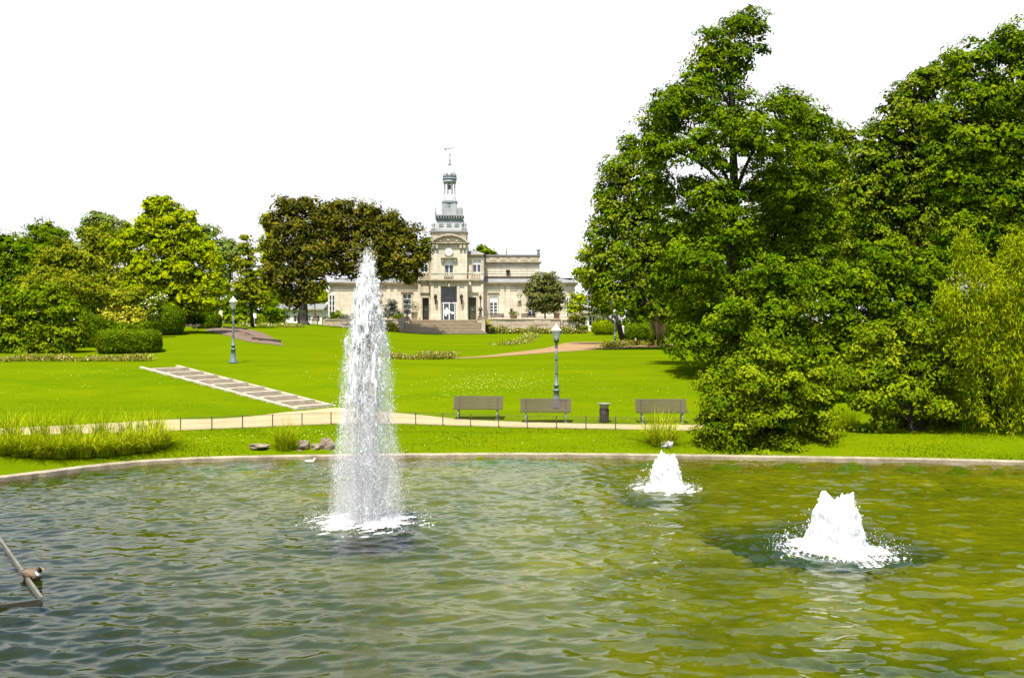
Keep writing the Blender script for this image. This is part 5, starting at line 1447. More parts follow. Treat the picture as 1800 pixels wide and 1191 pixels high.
def mats(*n): return [M[k] for k in n]
M['duck_brown'] = mat_worn('duck_brown', (0.045,0.028,0.013), (0.15,0.105,0.058), 14, 0.7, bump=0.2, stretch=(1,2,2))
M['duck_grey'] = mat_worn('duck_flank', (0.055,0.038,0.020), (0.17,0.125,0.075), 18, 0.7, bump=0.2)
M['duck_head'] = mat_worn('duck_head', (0.006,0.018,0.010), (0.015,0.045,0.022), 10, 0.35, bump=0.05, spec=0.5)
M['duck_white'] = mat_worn('white_feathers', (0.62,0.60,0.54), (0.75,0.73,0.68), 8, 0.7, bump=0.1)
M['duck_bill'] = mat_worn('duck_bill', (0.16,0.10,0.02), (0.26,0.17,0.03), 8, 0.4, bump=0.02)
M['duck_black'] = mat_worn('dark_feathers', (0.010,0.010,0.010), (0.03,0.025,0.02), 8, 0.6, bump=0.1)
def duck(loc, rz, s, label, body, head, ring_, wing=None, tuck=0.0):
    prof = [(-0.27,0.125,0.012,0.008,2),(-0.23,0.118,0.035,0.020,2),(-0.18,0.10,0.065,0.045,2),(-0.11,0.085,0.092,0.070,0),(-0.02,0.075,0.105,0.085,0),(0.07,0.075,0.10,0.085,0),(0.14,0.09,0.078,0.072,0),
            (0.175,0.125,0.048,0.052,0),(0.188,0.155,0.036,0.038,3),(0.196,0.175,0.034,0.036,1),(0.205,0.20,0.038,0.038,1),(0.222,0.222,0.040,0.036,1),(0.248,0.226,0.036,0.030,1),(0.268,0.218,0.024,0.022,1),(0.276,0.213,0.018,0.014,4),(0.305,0.206,0.018,0.009,4),(0.325,0.203,0.012,0.005,4)]
    b = MB(); n = 14; rows = []; L = len(prof)
    for i, (x, z, ry, rz_, m) in enumerate(prof):
        a, c = prof[max(i-1, 0)], prof[min(i+1, L-1)]; t = np.array([c[0]-a[0], 0, c[1]-a[1]]); t /= np.linalg.norm(t); up = np.array([-t[2], 0, t[0]])
        rows.append(b.verts([np.array([x, 0, z])+np.array([0, 1, 0])*ry*math.cos(2*math.pi*k/n)+up*rz_*math.sin(2*math.pi*k/n) for k in range(n)]))
    for i in range(L-1):
        for k in range(n): b.face((rows[i]+k, rows[i+1]+k, rows[i+1]+(k+1) % n, rows[i]+(k+1) % n), prof[i+1][4], True)
    b.face(range(rows[0], rows[0]+n), 2); b.face(range(rows[-1]+n-1, rows[-1]-1, -1), 4)
    root = empty('duck', loc, label, 'duck', None, rz); root.scale = (s,)*3
    b.build('body', [M[body], M[head], M['duck_black'] if body != 'duck_white' else M['duck_white'], M[ring_], M['duck_bill']], root)
    for sg in (-1, 1):
        w_ = MB(); rows = []
        for i, (x, z, l, h_) in enumerate(((-0.24,0.135,0.006,0.008),(-0.16,0.125,0.012,0.028),(-0.06,0.115,0.018,0.048),(0.04,0.105,0.02,0.052),(0.11,0.10,0.012,0.035),(0.135,0.10,0.004,0.01))):
            yb = 0.098*math.sqrt(max(0.0, 1-(x/0.26)**2))*0.98
            rows.append(w_.verts([(x, sg*(yb+l*math.cos(2*math.pi*k/8)), z+h_*math.sin(2*math.pi*k/8)) for k in range(8)]))
        for p, q in zip(rows, rows[1:]):
            for k in range(8): w_.face((p+k, q+k, q+(k+1) % 8, p+(k+1) % 8) if sg < 0 else (p+k, p+(k+1) % 8, q+(k+1) % 8, q+k), 0, True)
        w_.face(range(rows[0], rows[0]+8)); w_.face(range(rows[-1], rows[-1]+8))
        w_.build('wing', M[wing or body], root)
        q = MB(); q.lathe([(0.0,-0.006),(0.006,0),(0.0,0.006)], 8, (0.236, sg*0.037, 0.232)); q.build('eye', M['duck_black'], root)
    return root
dk = W(56, 1017); duck((dk[0], dk[1], -0.02), R(-30), 1.05, 'brown duck with a dark green head swimming by the floating frame', 'duck_grey', 'duck_head', 'duck_white', 'duck_brown')
dk = W(545, 812); duck((dk[0], dk[1], -0.03), R(15), 0.62, 'small white duck on the water in front of the rocks', 'duck_white', 'duck_white', 'duck_white')

# ------------------------------------------------------------------ trees and shrubs
def gb(px, py): return tuple(G(px, py))
def gd(px, d):
    x = (px-900)/FPX*d; return (x, d, gz(x, d))

# --- the tall lime in front of the others
b_ = gd(1292, 47)
L = lobes_px([(1304,42,36,36),(1258,84,44,40),(1236,128,42,38),(1330,46,20,30),(1338,84,12,20),(1290,110,36,40),(1215,178,62,50),(1285,205,62,60),(1178,180,40,36,-1),(1160,225,38,46,1),(1165,262,42,34,-1),(1228,250,44,36,-2),(1262,285,30,22,-1.5),
  (1375,185,34,40,1),(1402,215,50,52,2),(1432,225,26,42,1),(1345,240,64,56,-2),(1425,285,46,56,0),(1370,320,64,56,-1),(1250,350,46,40,-2),(1216,330,34,34,1),(1296,415,44,46,2.2),(1284,505,44,28,-1.6),(1320,445,34,24,-1.4),(1288,350,40,36,-1.6),(1298,402,38,32,-1.9),(1202,592,42,26,-2),(1380,400,76,70,1),(1200,400,54,56,0),(1165,330,24,46,2),
  (1440,380,50,70,1),(1225,455,56,46,-3),(1356,490,60,50,-2.5),(1200,480,50,54,1),(1415,490,64,72,0),(1270,552,54,40,-3),(1360,570,70,62,-3),(1228,545,44,40,-1),(1230,600,44,36,-3),(1300,625,60,40,-2),(1420,590,56,60,-1)], 47)
plant('lime_tree', 'tall lime tree with a narrow hooked top rising beside the pond, highest of all', 'tree', L, 'lf_lime', 1, b_, (0.42, P(1280,70,47), P(1288,500,47), P(1290,300,47)), leaf=0.145, clump=0.50, per=42, flat=0.45, droop=0.4, fill=0.8, rough=0.14, big=1.6)
# --- behind it, left: two paler trees
L = lobes_px([(1110,262,26,28),(1090,300,42,36),(1064,340,26,34),(1125,330,46,46),(1075,375,38,44),(1130,400,50,52),(1052,415,26,36),(1085,450,52,48),(1150,470,56,56),(1045,470,32,34),(1072,515,44,38),(1125,530,50,36),(1180,530,46,40),(1190,430,44,60),(1150,270,30,40)], 74)
plant('lime_tree', 'broad leafy tree with a pale ridged trunk standing behind the tall lime', 'tree', L, 'lf_chest', 2, gb(1161,601), (0.62, P(1150,300,76), P(1161,520,80)), bark='pale_bark', leaf=0.22, clump=0.72, per=26, flat=0.55, droop=0.3)
L = lobes_px([(1030,448,18,20),(1024,480,20,18),(1050,490,32,30),(1020,528,26,18),(1058,530,28,26),(1075,540,22,20),(1010,545,10,10)], 88)
plant('maple_tree', 'light green tree with a dark leaning trunk hiding the corner of the mansion', 'tree', L, 'lf_bright', 3, gb(1096,606), (0.40, P(1052,470,88), P(1083,560,85)), leaf=0.20, clump=0.55, per=22, flat=0.6, fill=0.8)
L = lobes_px([(1125,565,46,40),(1190,560,50,46),(1250,560,60,50),(1110,520,40,50),(1310,540,80,80),(1200,480,90,90)], 108)
plant('oak_tree', 'shadowy dense tree mass deep under the crowns behind the pale trunk', 'tree', L, 'lf_deep', 4, gd(1215,108), (0.5, P(1210,470,108)), leaf=0.3, clump=1.0, per=22)
for i, (px, py, w_, h_, lab) in enumerate(((1120,598,44,22,'rounded shrub on the far lawn edge left of the pale trunk'),(1195,600,40,28,'clipped hedge shrub right of the pale trunk in the shade'),(1062,582,34,18,'low bright shrub before the small white house'),(1150,604,30,14,'low hedge shrub running to the pale trunk'))):
    g = gd(px, 95 if i != 2 else 120); k = g[1]/FPX
    hedge('shrub', lab, g, (w_*k*1.3, 2.2, h_*k*1.5), 'lf_hedge' if i != 2 else 'lf_bright', 400+i, power=3, leaf=0.16, n=2600, cat='shrub')
# --- the trees on the right
L = lobes_px([(1475,235,28,22),(1500,245,16,18),(1470,280,40,40),(1495,340,46,48),(1470,400,48,56),(1510,430,50,56),(1490,500,56,56)], 66)
plant('ash_tree', 'tree seen in the gap between the tall lime and the big chestnut', 'tree', L, 'lf_chest', 5, gd(1490,66), (0.4, P(1480,280,66)), leaf=0.2, clump=0.6, per=26)
L = lobes_px([(1620,148,40,34),(1590,185,40,40),(1560,235,40,36),(1660,130,44,36),(1535,280,36,40),(1620,220,56,50),(1560,310,52,48),(1640,300,60,54),(1520,350,46,50),(1590,380,62,52),(1660,380,60,56),(1540,430,60,50),(1620,455,66,50)], 53)
plant('chestnut_tree', 'pale topped chestnut tree with blossom tinted leaves right of the gap', 'tree', L, 'lf_chest', 6, gd(1600,53), (0.5, P(1600,220,53), P(1600,450,53)), leaf=0.19, clump=0.55, per=28, flat=0.42, droop=0.4)
L = lobes_px([(1710,100,48,40),(1770,80,50,44),(1830,70,60,50),(1720,165,62,52),(1790,160,62,56),(1870,170,70,70),(1700,240,66,56),(1780,250,66,60),(1860,280,70,80),(1690,320,64,54),(1760,340,66,56),(1840,370,70,70),(1700,400,62,50),(1780,430,66,56),(1660,270,40,44),(1650,200,34,36)], 47)
plant('chestnut_tree', 'huge dark chestnut tree filling the upper right corner', 'tree', L, 'lf_lime', 7, gd(1790,47), (0.6, P(1780,150,47), P(1790,400,47)), leaf=0.155, clump=0.55, per=42, flat=0.40, droop=0.45, fill=0.85, big=1.6)
L = lobes_px([(1560,450,52,36),(1620,470,52,40),(1500,490,46,42),(1560,520,58,46),(1470,550,46,50),(1640,530,54,46),(1530,580,52,46),(1600,590,56,46),(1460,610,34,44),(1450,500,34,40)], 43)
plant('maple_tree', 'low spreading bright maple in front of the chestnuts', 'tree', L, 'lf_lime', 8, gd(1550,43), (0.28, P(1550,500,43)), leaf=0.14, clump=0.46, per=38, flat=0.42, droop=0.4, fill=0.85, big=1.6)
L = lobes_px([(1530,605,50,40),(1590,585,52,42),(1650,605,52,46),(1500,650,42,40),(1560,650,56,46),(1625,660,60,50),(1690,650,56,56),(1530,700,40,34,-0.4),(1585,690,40,28,-0.8),(1600,730,60,40,1.4),(1670,730,60,40,1.5),(1545,735,36,24,-0.3),(1650,712,34,22,-0.7),(1520,762,30,16),(1580,765,34,16,0.6),(1650,768,40,16,1.0)], 33.6)
plant('laurel_shrub', 'large glossy laurel shrub left of the bamboo on the bank', 'shrub', L, 'lf_laurel', 9, gd(1600,33.6), (0.12, P(1600,620,33.6)), leaf=0.12, clump=0.44, per=54, flat=0.5, fill=0.62, big=1.4, droop=0.3)
L = lobes_px([(1704,470,26,44),(1690,430,12,30),(1745,490,40,40),(1790,455,36,48),(1830,440,40,50),(1668,520,20,28),(1715,545,36,40),(1770,545,44,48),(1820,540,40,60),(1695,600,26,34),(1745,620,38,44),(1800,625,40,60),(1770,700,36,50),(1815,720,34,60),(1725,690,24,40),(1790,760,24,24)], 32.3)
def bamboo():
    base = gd(1770, 32.3); root = empty('bamboo', base, 'yellow green bamboo thicket with drooping leaves at the right edge', 'bamboo')
    rng = np.random.default_rng(31); Cs, Al, T = [], [], []
    for l in L:
        low = np.clip((l[2]-1.0)/3.0, 0.16, 1.0)              # the foot of the thicket is thin and open
        m = int(95*l[3]*l[5]*low); d = unit(rng.standard_normal((m, 3)))*rng.uniform(0.35, 1.15, (m, 1)); p = l[:3]+d*l[3:]
        k = 30; off = rng.standard_normal((m, k, 3))*np.array([0.13, 0.13, 0.16]); off[..., 2] -= 1.2*np.linalg.norm(off[..., :2], axis=-1)
        Cs.append((p[:, None]+off).reshape(-1, 3)); Al.append((np.array([0, 0, -0.7])+2.2*off+0.45*rng.standard_normal((m, k, 3))).reshape(-1, 3))
        T.append(np.clip(0.25+0.5*rng.random((m, 1))+0.25*rng.random((m, k)), 0, 1).ravel())
    C, A, T = np.concatenate(Cs), np.concatenate(Al), np.concatenate(T)
    V, F = leaf_quads(rng, C, rng.standard_normal(C.shape)+np.array([-0.3, -0.6, 0.5]), rng.uniform(0.13, 0.26, len(C)), 0.17, A)
    link_mesh('foliage', np_mesh('foliage', V-np.array(base), F, M['lf_bamboo'], tint=np.repeat(T, 4)), root); STAT['bamboo'] = len(F)
    for k in range(15):
        x, y = rng.uniform(-1.9, 1.9), rng.uniform(-0.7, 0.9); h_ = rng.uniform(4.5, 7.6); lx, ly = rng.normal(0, 0.5), rng.normal(-0.2, 0.3)
        b = MB(); b.tube([(x, y, -0.1), (x+lx*0.15, y+ly*0.15, h_*0.4), (x+lx*0.6, y+ly*0.6, h_*0.8), (x+lx*1.5, y+ly*1.5, h_)], [0.016, 0.014, 0.010, 0.003], 6); b.build('cane', M['lf_bamboo'], root)
bamboo()
L = lobes_px([(1290,640,42,32,-0.3),(1250,668,30,26,-0.5),(1345,625,48,34,-0.2),(1402,640,50,36,-0.2),(1448,662,32,34,0),(1320,668,46,30,-0.9),(1385,676,44,30,-0.9),(1275,700,44,30,-0.9),(1435,705,38,32,-0.6),
  (1335,722,40,24,-1.0),(1400,732,40,24,-0.9),(1252,738,32,26,-0.7),(1300,752,36,20,-0.9),(1440,748,28,20,-0.5),(1330,700,60,44,0.9),(1390,720,60,44,1.0),(1280,730,50,40,1.0),(1350,765,70,24,0.6),(1262,775,34,18,-0.2),(1410,772,34,16,0.0),(1340,800,18,16,-1.3),(1290,776,48,22,-0.7),(1365,780,46,20,-0.8),(1245,768,26,18,-0.5)], 31.8)
plant('round_bush', 'big dense round bush overhanging the pond kerb right of the benches', 'shrub', L, 'lf_laurel', 10, gd(1340,32.0), (0.10, P(1340,660,32.0)), leaf=0.105, clump=0.40, per=62, flat=0.5, fill=0.62, big=1.4, droop=0.3)
L = lobes_px([(1475,690,24,16),(1500,705,30,18),(1465,720,22,18)], 40)
plant('shrub', 'small shaded shrub behind the gap between bush and laurel', 'shrub', L, 'lf_deep', 11, gd(1482,40), None, leaf=0.13, clump=0.3, per=20)
L = lobes_px([(1250,690,60,40),(1330,680,80,50),(1430,680,80,60),(1530,680,90,70),(1640,680,90,80),(1760,680,100,80)], 52, 0.5)
plant('laurel_shrub', 'deep green understorey shrub belt shading the ground under the right trees', 'shrub', L[2:], 'lf_deep', 12, gd(1560,52), None, leaf=0.22, clump=0.6, per=20)
L = lobes_px([(1700,700,40,50),(1760,690,50,60),(1820,690,50,70),(1720,760,50,24),(1790,765,60,24),(1740,620,50,50),(1810,610,50,60),(1700,570,50,60),(1760,550,60,60),(1830,540,50,70)], 35.5)
plant('laurel_shrub', 'dark evergreen shrub mass in the shade behind the bamboo canes', 'shrub', L, 'lf_deep', 44, gd(1765,35.5), None, leaf=0.15, clump=0.42, per=26)
# more of the wood behind, seen only through gaps
for i, (px, d, lst, lab) in enumerate(((1400, 80, [(1400,330,80,70),(1400,430,90,80),(1480,470,80,80),(1340,430,70,80),(1330,540,80,60),(1250,420,56,70),(1230,520,60,60),(1180,440,50,60)], 'dark wood tree behind the tall lime, seen through its lower crown'),
                                  (1600, 72, [(1600,330,90,80),(1700,300,100,90),(1620,440,100,80),(1720,430,100,90),(1540,450,80,80),(1600,540,100,70)], 'dark wood tree behind the two chestnuts'))):
    plant('oak_tree', lab, 'tree', lobes_px(lst, d), 'lf_deep', 40+i, gd(px, d), (0.5, P(px, lst[0][1], d)), leaf=0.3, clump=0.95, per=20)

# --- left: the holm oaks before the mansion
b_ = gd(533, 112)
L = lobes_px([(505,362,26,20),(545,362,26,18),(490,395,28,28),(530,400,40,30),(572,380,24,24),(495,435,30,28),(545,440,36,28),(480,470,20,26),(515,480,36,30),(555,470,26,24),(500,515,28,20),(545,510,24,22),(480,505,16,20),(520,535,14,12),(560,500,14,16)], 112)
plant('holm_oak', 'dark olive holm oak with a thick trunk before the white outbuilding', 'tree', L, 'lf_oak', 13, b_, (0.75, P(522,395,112), P(532,530,112), P(530,480,112)), leaf=0.30, clump=0.85, per=26, flat=0.6, fill=1.0)
L = lobes_px([(600,368,34,20),(650,375,34,22),(690,392,30,24),(722,415,22,24),(735,450,18,26),(580,400,30,26),(630,405,44,28),(680,425,44,30),(590,435,32,28),(640,450,46,28),(700,460,36,28),(575,465,20,20),(610,470,34,18),(660,478,36,16),(715,485,22,14),(745,440,12,22)], 117)
plant('holm_oak', 'wide brown green holm oak spreading in front of the mansion left wing', 'tree', L, 'lf_oak', 14, gd(640,117), (0.65, P(645,400,117), P(640,520,117), P(640,480,117)), leaf=0.30, clump=0.85, per=26, flat=0.6, fill=1.0)
L = lobes_px([(957,495,24,20),(940,510,18,20),(975,510,18,20),(957,520,30,22),(940,532,17,14),(975,532,17,14),(957,540,20,10)], 126.2)
plant('holm_oak', 'small clipped round holm oak standing on the terrace', 'tree', L, 'lf_oak_grey', 15, (wp(958,126.2)[0], 126.2, ZT), (0.17, P(958,500,126.2)), leaf=0.24, clump=0.6, per=24)
# --- bright tree and its neighbours
b_ = gd(300, 80)
L = lobes_px([(268,362,22,20),(285,352,16,14),(300,380,28,26),(262,395,26,24),(338,380,10,12),(335,408,26,22),(240,410,30,24),(215,430,26,22),(290,425,40,30),(350,440,34,26),(375,455,20,18),(245,460,40,28),(310,470,46,32),(365,490,30,26),(385,500,18,20),(270,500,44,28),(330,515,40,26),(235,505,26,20),(300,540,44,18),(365,530,30,18)], 80)
plant('plane_tree', 'bright yellow green tree with an irregular pointed top on the left', 'tree', L, 'lf_bright', 16, b_, (0.5, P(290,380,80), P(300,480,80)), leaf=0.22, clump=0.62, per=32, big=2.1, inner=0.9, flat=0.45, droop=0.35, fill=0.95)
b_ = gb(444, 574)
L = lobes_px([(433,418,9,10),(437,438,16,12),(432,460,24,14),(440,482,28,15),(432,505,30,14),(440,528,32,14),(435,495,20,20),(458,512,16,12),(415,520,14,10)], 92)
plant('cypress_tree', 'slim olive brown conical tree with a bare dark trunk behind the left lamp', 'tree', L, 'lf_olive', 17, b_, (0.24, P(434,425,92), P(442,540,92)), leaf=0.2, clump=0.5, per=20, flat=0.35, fill=0.75)
far_l = [('oak_tree','deep green oak at the far left edge of the park', 96, [(10,430,40,28),(45,450,36,30),(0,470,40,36),(60,480,40,30),(20,500,50,24)], 'lf_lime'),
         ('oak_tree','knobbly topped oak second from the left edge', 104, [(78,402,30,18),(100,420,30,24),(65,430,28,26),(95,450,40,26),(115,460,30,26)], 'lf_lime'),
         ('hazel_tree','olive yellow tree in front of the knobbly topped oak', 92, [(110,445,34,26),(90,475,36,26),(130,480,36,28),(150,460,22,24),(110,505,46,18)], 'lf_olive'),
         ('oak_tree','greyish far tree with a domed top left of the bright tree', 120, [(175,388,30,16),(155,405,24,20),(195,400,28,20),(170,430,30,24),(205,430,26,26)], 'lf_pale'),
         ('maple_tree','dark olive tree just left of the bright tree', 97, [(175,415,30,24),(190,445,30,26),(165,455,26,26),(185,485,40,26),(150,500,30,20),(215,500,26,22)], 'lf_olive'),
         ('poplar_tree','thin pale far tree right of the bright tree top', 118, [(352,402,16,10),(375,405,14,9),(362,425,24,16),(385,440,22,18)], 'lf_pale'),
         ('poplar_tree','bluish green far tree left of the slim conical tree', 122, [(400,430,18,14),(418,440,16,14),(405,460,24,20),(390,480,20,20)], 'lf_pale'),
         ('poplar_tree','pale yellow green tree peeping out left of the dark holm oak', 124, [(470,385,12,18),(478,410,14,22),(468,430,14,18),(475,455,16,22),(465,500,20,30)], 'lf_bright'),
         ('hazel_tree','green tree filling in below the slim conical tree', 108, [(415,530,30,24),(465,530,26,24),(400,550,30,16),(480,548,22,14),(440,555,30,12)], 'lf_lime'),
         ('poplar_tree','round green tree behind the mansion roof right of the tower', 152, [(847,438,12,8),(860,446,12,8),(838,446,10,8)], 'lf_lime'),
         ('poplar_tree','green tree top behind the mansion left of the tower', 152, [(751,425,8,9),(745,440,12,12),(752,450,10,14)], 'lf_lime'),
         ('oak_tree','dark green background tree behind the left shrub bank', 112, [(30,520,60,30),(130,530,70,26),(220,530,60,26),(320,545,50,20)], 'lf_deep'),
         ('hazel_tree','green tree behind the white outbuilding between the holm oaks', 146, [(560,520,22,16),(540,528,20,14),(500,526,30,16)], 'lf_bright')]
for i, (nm, lab, d, lst, mt) in enumerate(far_l):
    px = sum(l[0] for l in lst)/len(lst)
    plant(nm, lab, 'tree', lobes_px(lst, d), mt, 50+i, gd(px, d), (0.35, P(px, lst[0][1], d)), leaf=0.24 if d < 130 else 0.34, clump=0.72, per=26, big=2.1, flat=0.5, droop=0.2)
# --- left shrubs
L = lobes_px([(30,525,40,28),(80,520,40,28),(15,560,36,30),(70,560,44,32),(115,545,36,28),(30,595,40,26),(90,592,46,28),(130,580,26,24),(60,612,50,14),(120,608,24,14),(-20,570,40,50)], 58)
plant('round_shrub', 'large billowing green shrub at the left edge in front of the clipped hedges', 'shrub', L, 'lf_laurel', 18, gd(60,58), (0.12, P(60,540,58)), leaf=0.17, clump=0.55, per=40, flat=0.5, fill=0.95, big=1.6, droop=0.3)
g = gb(209, 621); k = g[1]/FPX
hedge('clipped_hedge', 'low clipped hedge with a flat top beside the left shrub', (g[0], g[1]+1.6, g[2]-0.1), (105*k, 4.2, 45*k), 'lf_hedge', 19, R(21), 5, 0.11, 15000, taper=-0.03)
g = gd(158, 64); hedge('clipped_hedge', 'taller clipped block hedge behind the low flat hedge', (g[0], g[1], g[2]-0.1), (1.9, 2.4, 50*64/FPX+0.3), 'lf_hedge', 20, R(23), 6, 0.12, 7000, taper=0.06)
g = gd(283, 78); hedge('dome_hedge', 'clipped dome shaped shrub in front of the bright tree', (g[0]+0.4, g[1], g[2]-0.2), (2.9, 2.7, 2.65), 'lf_hedge', 21, 0, 2.4, 0.12, 8000)
g = gd(363, 92); hedge('clipped_hedge', 'loose topped box hedge left of the cream panel sign', (g[0], g[1], g[2]-0.1), (2.6, 2.0, 1.55), 'lf_lime', 22, 0, 4, 0.15, 4500)
small = [('golden_shrub','golden leaved shrub with pale blossom between the block hedge and the dome', 72, [(200,545,20,18),(225,545,22,18),(215,562,34,14),(190,560,18,16),(240,555,16,16)], 'lf_gold', 'shrub'),
         ('shrub','low green hedge shrub under the golden shrub', 70, [(190,572,14,8),(220,574,22,7),(250,573,12,9)], 'lf_hedge', 'shrub'),
         ('shrub','olive shrub bank rising behind the large left shrub', 72, [(100,500,44,18),(160,505,44,18),(60,500,40,18),(200,520,34,16),(140,525,40,14),(235,520,26,14)], 'lf_olive', 'shrub'),
         ('shrub','rounded green shrub before the white outbuilding', 112, [(478,558,16,12),(492,560,14,10),(465,563,12,8)], 'lf_bright', 'shrub'),
         ('shrub','mixed green shrub border behind the small signs', 104, [(405,560,18,8),(425,562,16,8),(455,562,12,8)], 'lf_laurel', 'shrub'),
         ('yucca_shrub','spiky dark shrub in front of the rounded left wing', 125.6, [(592,552,9,6),(590,560,5,5)], 'lf_deep', 'shrub'),
         ('grey_shrub','greyish bare looking shrub before the left wing beside the fountain', 125.7, [(684,545,9,12),(690,535,9,10),(677,553,8,7),(697,548,8,8)], 'lf_grey', 'shrub'),
         ('yucca_shrub','low dark green shrub left of the ornate pedestal lamp', 125.4, [(702,556,9,5),(696,560,8,4)], 'lf_deep', 'shrub'),
         ('dark_shrub','dark low planting under the rounded left wing window', 125.8, [(605,558,10,5),(620,558,12,6),(575,560,8,5)], 'lf_grey', 'shrub'),
         ('pink_shrub','reddish shrub bush on the terrace corner near the leaning tree', 124.0, [(1014,557,9,6),(1024,562,8,6),(1006,560,7,6)], 'lf_oak', 'shrub'),
         ('dark_shrub','dark shrub between terrace corner and small white house', 126, [(1010,572,6,6),(1028,576,9,4)], 'lf_deep', 'shrub'),
         ('dark_shrub','dark recess shrub under the bright tree behind the far bench', 84, [(325,555,24,16),(345,560,18,10)], 'lf_deep', 'shrub')]
for i, (nm, lab, d, lst, mt, cat) in enumerate(small):
    px = sum(l[0] for l in lst)/len(lst)
    base = gd(px, d) if not (124.9 <= d <= 126 and px < 720) else ((px-900)/FPX*d, d, ZT)
    plant(nm, lab, cat, lobes_px(lst, d), mt, 80+i, base, None, part='foliage', leaf=0.17, clump=0.42, per=22, flat=0.6)
# white flowering shrub: leaves and blossom
L = lobes_px([(262,540,16,14),(275,528,12,12),(258,556,14,12),(285,520,8,8),(272,548,14,12)], 74)
wf = plant('flowering_shrub', 'white flowering shrub in front of the clipped dome', 'shrub', L, 'lf_laurel', 95, gd(265,74), None, part='foliage', leaf=0.15, clump=0.4, per=20)
me = crown_mesh('blossom', L, M['fl_white'], 96, leaf=0.16, clump=0.55, per=8, inner=0); set_local(me, tuple(wf.location)); link_mesh('blossom', me, wf)

# the wood goes on past both edges of the view
edge_labels = ['broad chestnut tree on the right bank beyond the bamboo', 'chestnut tree on the slope behind the bank chestnut past the right edge', 'chestnut tree behind the huge dark chestnut at the right edge',
               'bright yellow green tree past the left edge behind the large left shrub', 'bright yellow green tree farthest out past the left edge', 'dark wood tree farthest out past the right edge']
for src, spots in (('chestnut_tree.001', ((31, 42, 0.4), (40, 55, 2.0), (30, 60, 4.1))), ('plane_tree', ((-52, 72, 1.2), (-64, 84, 3.0))), ('oak_tree.001', ((52, 72, 0.0),))):
    for x, y, rz in spots:
        c = copy_tree(bpy.data.objects[src]); c.location = (x, y, gz(x, y)); c.rotation_euler = (0, 0, rz)
        tag(c, edge_labels.pop(0), 'tree', 'trees of the wood past the view')

# ------------------------------------------------------------------ the fountains
def drops_mesh(name, C, rad, stretch, mat, seed, tilt=None):
    """many separate drops and threads of water: stretched octahedra"""
    rng = np.random.default_rng(seed); n = len(C)
    ax = np.array([0, 0, 1.0])+(tilt if tilt is not None else 0)+0.18*rng.standard_normal((n, 3)); ax = unit(ax)
    u = unit(np.cross(ax, rng.standard_normal((n, 3)))); w_ = np.cross(ax, u)
    r = rad[:, None]; s_ = (rad*stretch)[:, None]
    k1, k2 = rng.uniform(0.6, 1.3, (n, 1)), rng.uniform(0.6, 1.3, (n, 1))
    V = np.stack([C+ax*s_, C+u*r*k1, C+w_*r*k2, C-u*r, C-w_*r, C-ax*s_*0.8], 1)
    f = np.array([(0,1,2),(0,2,3),(0,3,4),(0,4,1),(5,2,1),(5,3,2),(5,4,3),(5,1,4)])
    F = (np.arange(n)[:, None, None]*6+f[None]).reshape(-1, 3)
    return np_mesh(name, V.reshape(-1, 3), F, mat, smooth=True)

def vnoise(rng, X, octs=((1.0, 1.0), (2.1, 0.5), (4.3, 0.25), (8.5, 0.12))):
    out = np.zeros(X.shape[:-1])
    for f, a in octs:
        for _ in range(3):
            k = rng.standard_normal(3)*f*3; out += a/1.7*np.sin(X@k+rng.uniform(0, 6.28))
    return out

def foam_ring(root, r0, r1, seed, thick=0.10, cut=0.15):
    """ragged churned froth lying on the water"""
    rng = np.random.default_rng(seed); na, nr = 260, 64
    A, Rr = np.meshgrid(np.linspace(0, 2*math.pi, na, endpoint=False), np.linspace(0.02, 1.25*r1, nr))
    X = np.stack([Rr*np.cos(A), Rr*np.sin(A), 0*A], -1)
    nz = vnoise(rng, X, ((2.0, 0.8), (5, 0.8), (11, 0.9), (24, 0.8)))
    fall = 1-smoothstep((Rr-r0)/(1.25*r1-r0))
    Z = 0.012+thick*fall*(0.40+0.30*nz)
    keep = (fall+0.42*nz) > cut
    Z = np.maximum(Z, -0.03)
    V = np.stack([X[..., 0], X[..., 1], Z], -1).reshape(-1, 3); F = []
    i = np.arange(na)[None, :]+np.arange(nr-1)[:, None]*na; j = (np.arange(na)+1) % na; j = j[None, :]+np.arange(nr-1)[:, None]*na
    F = np.stack([i, j, j+na, i+na], -1).reshape(-1, 4); kk = keep.ravel(); F = F[kk[F].all(1)]
    link_mesh('foam', np_mesh('foam', V, F, M['froth'], smooth=True), root)
    n = int(800*r1); a = rng.uniform(0, 6.28, n); r = r1*rng.uniform(0.15, 1.25, n)**0.8
    C = np.stack([r*np.cos(a), r*np.sin(a), np.abs(rng.normal(0, 0.09, n))+0.02], 1)
    tag(link_mesh('splash_drops', drops_mesh('splash_drops', C, rng.uniform(0.004, 0.012, n), rng.uniform(0.8, 1.8, n), M['drop'], seed+1), root), kind='stuff')

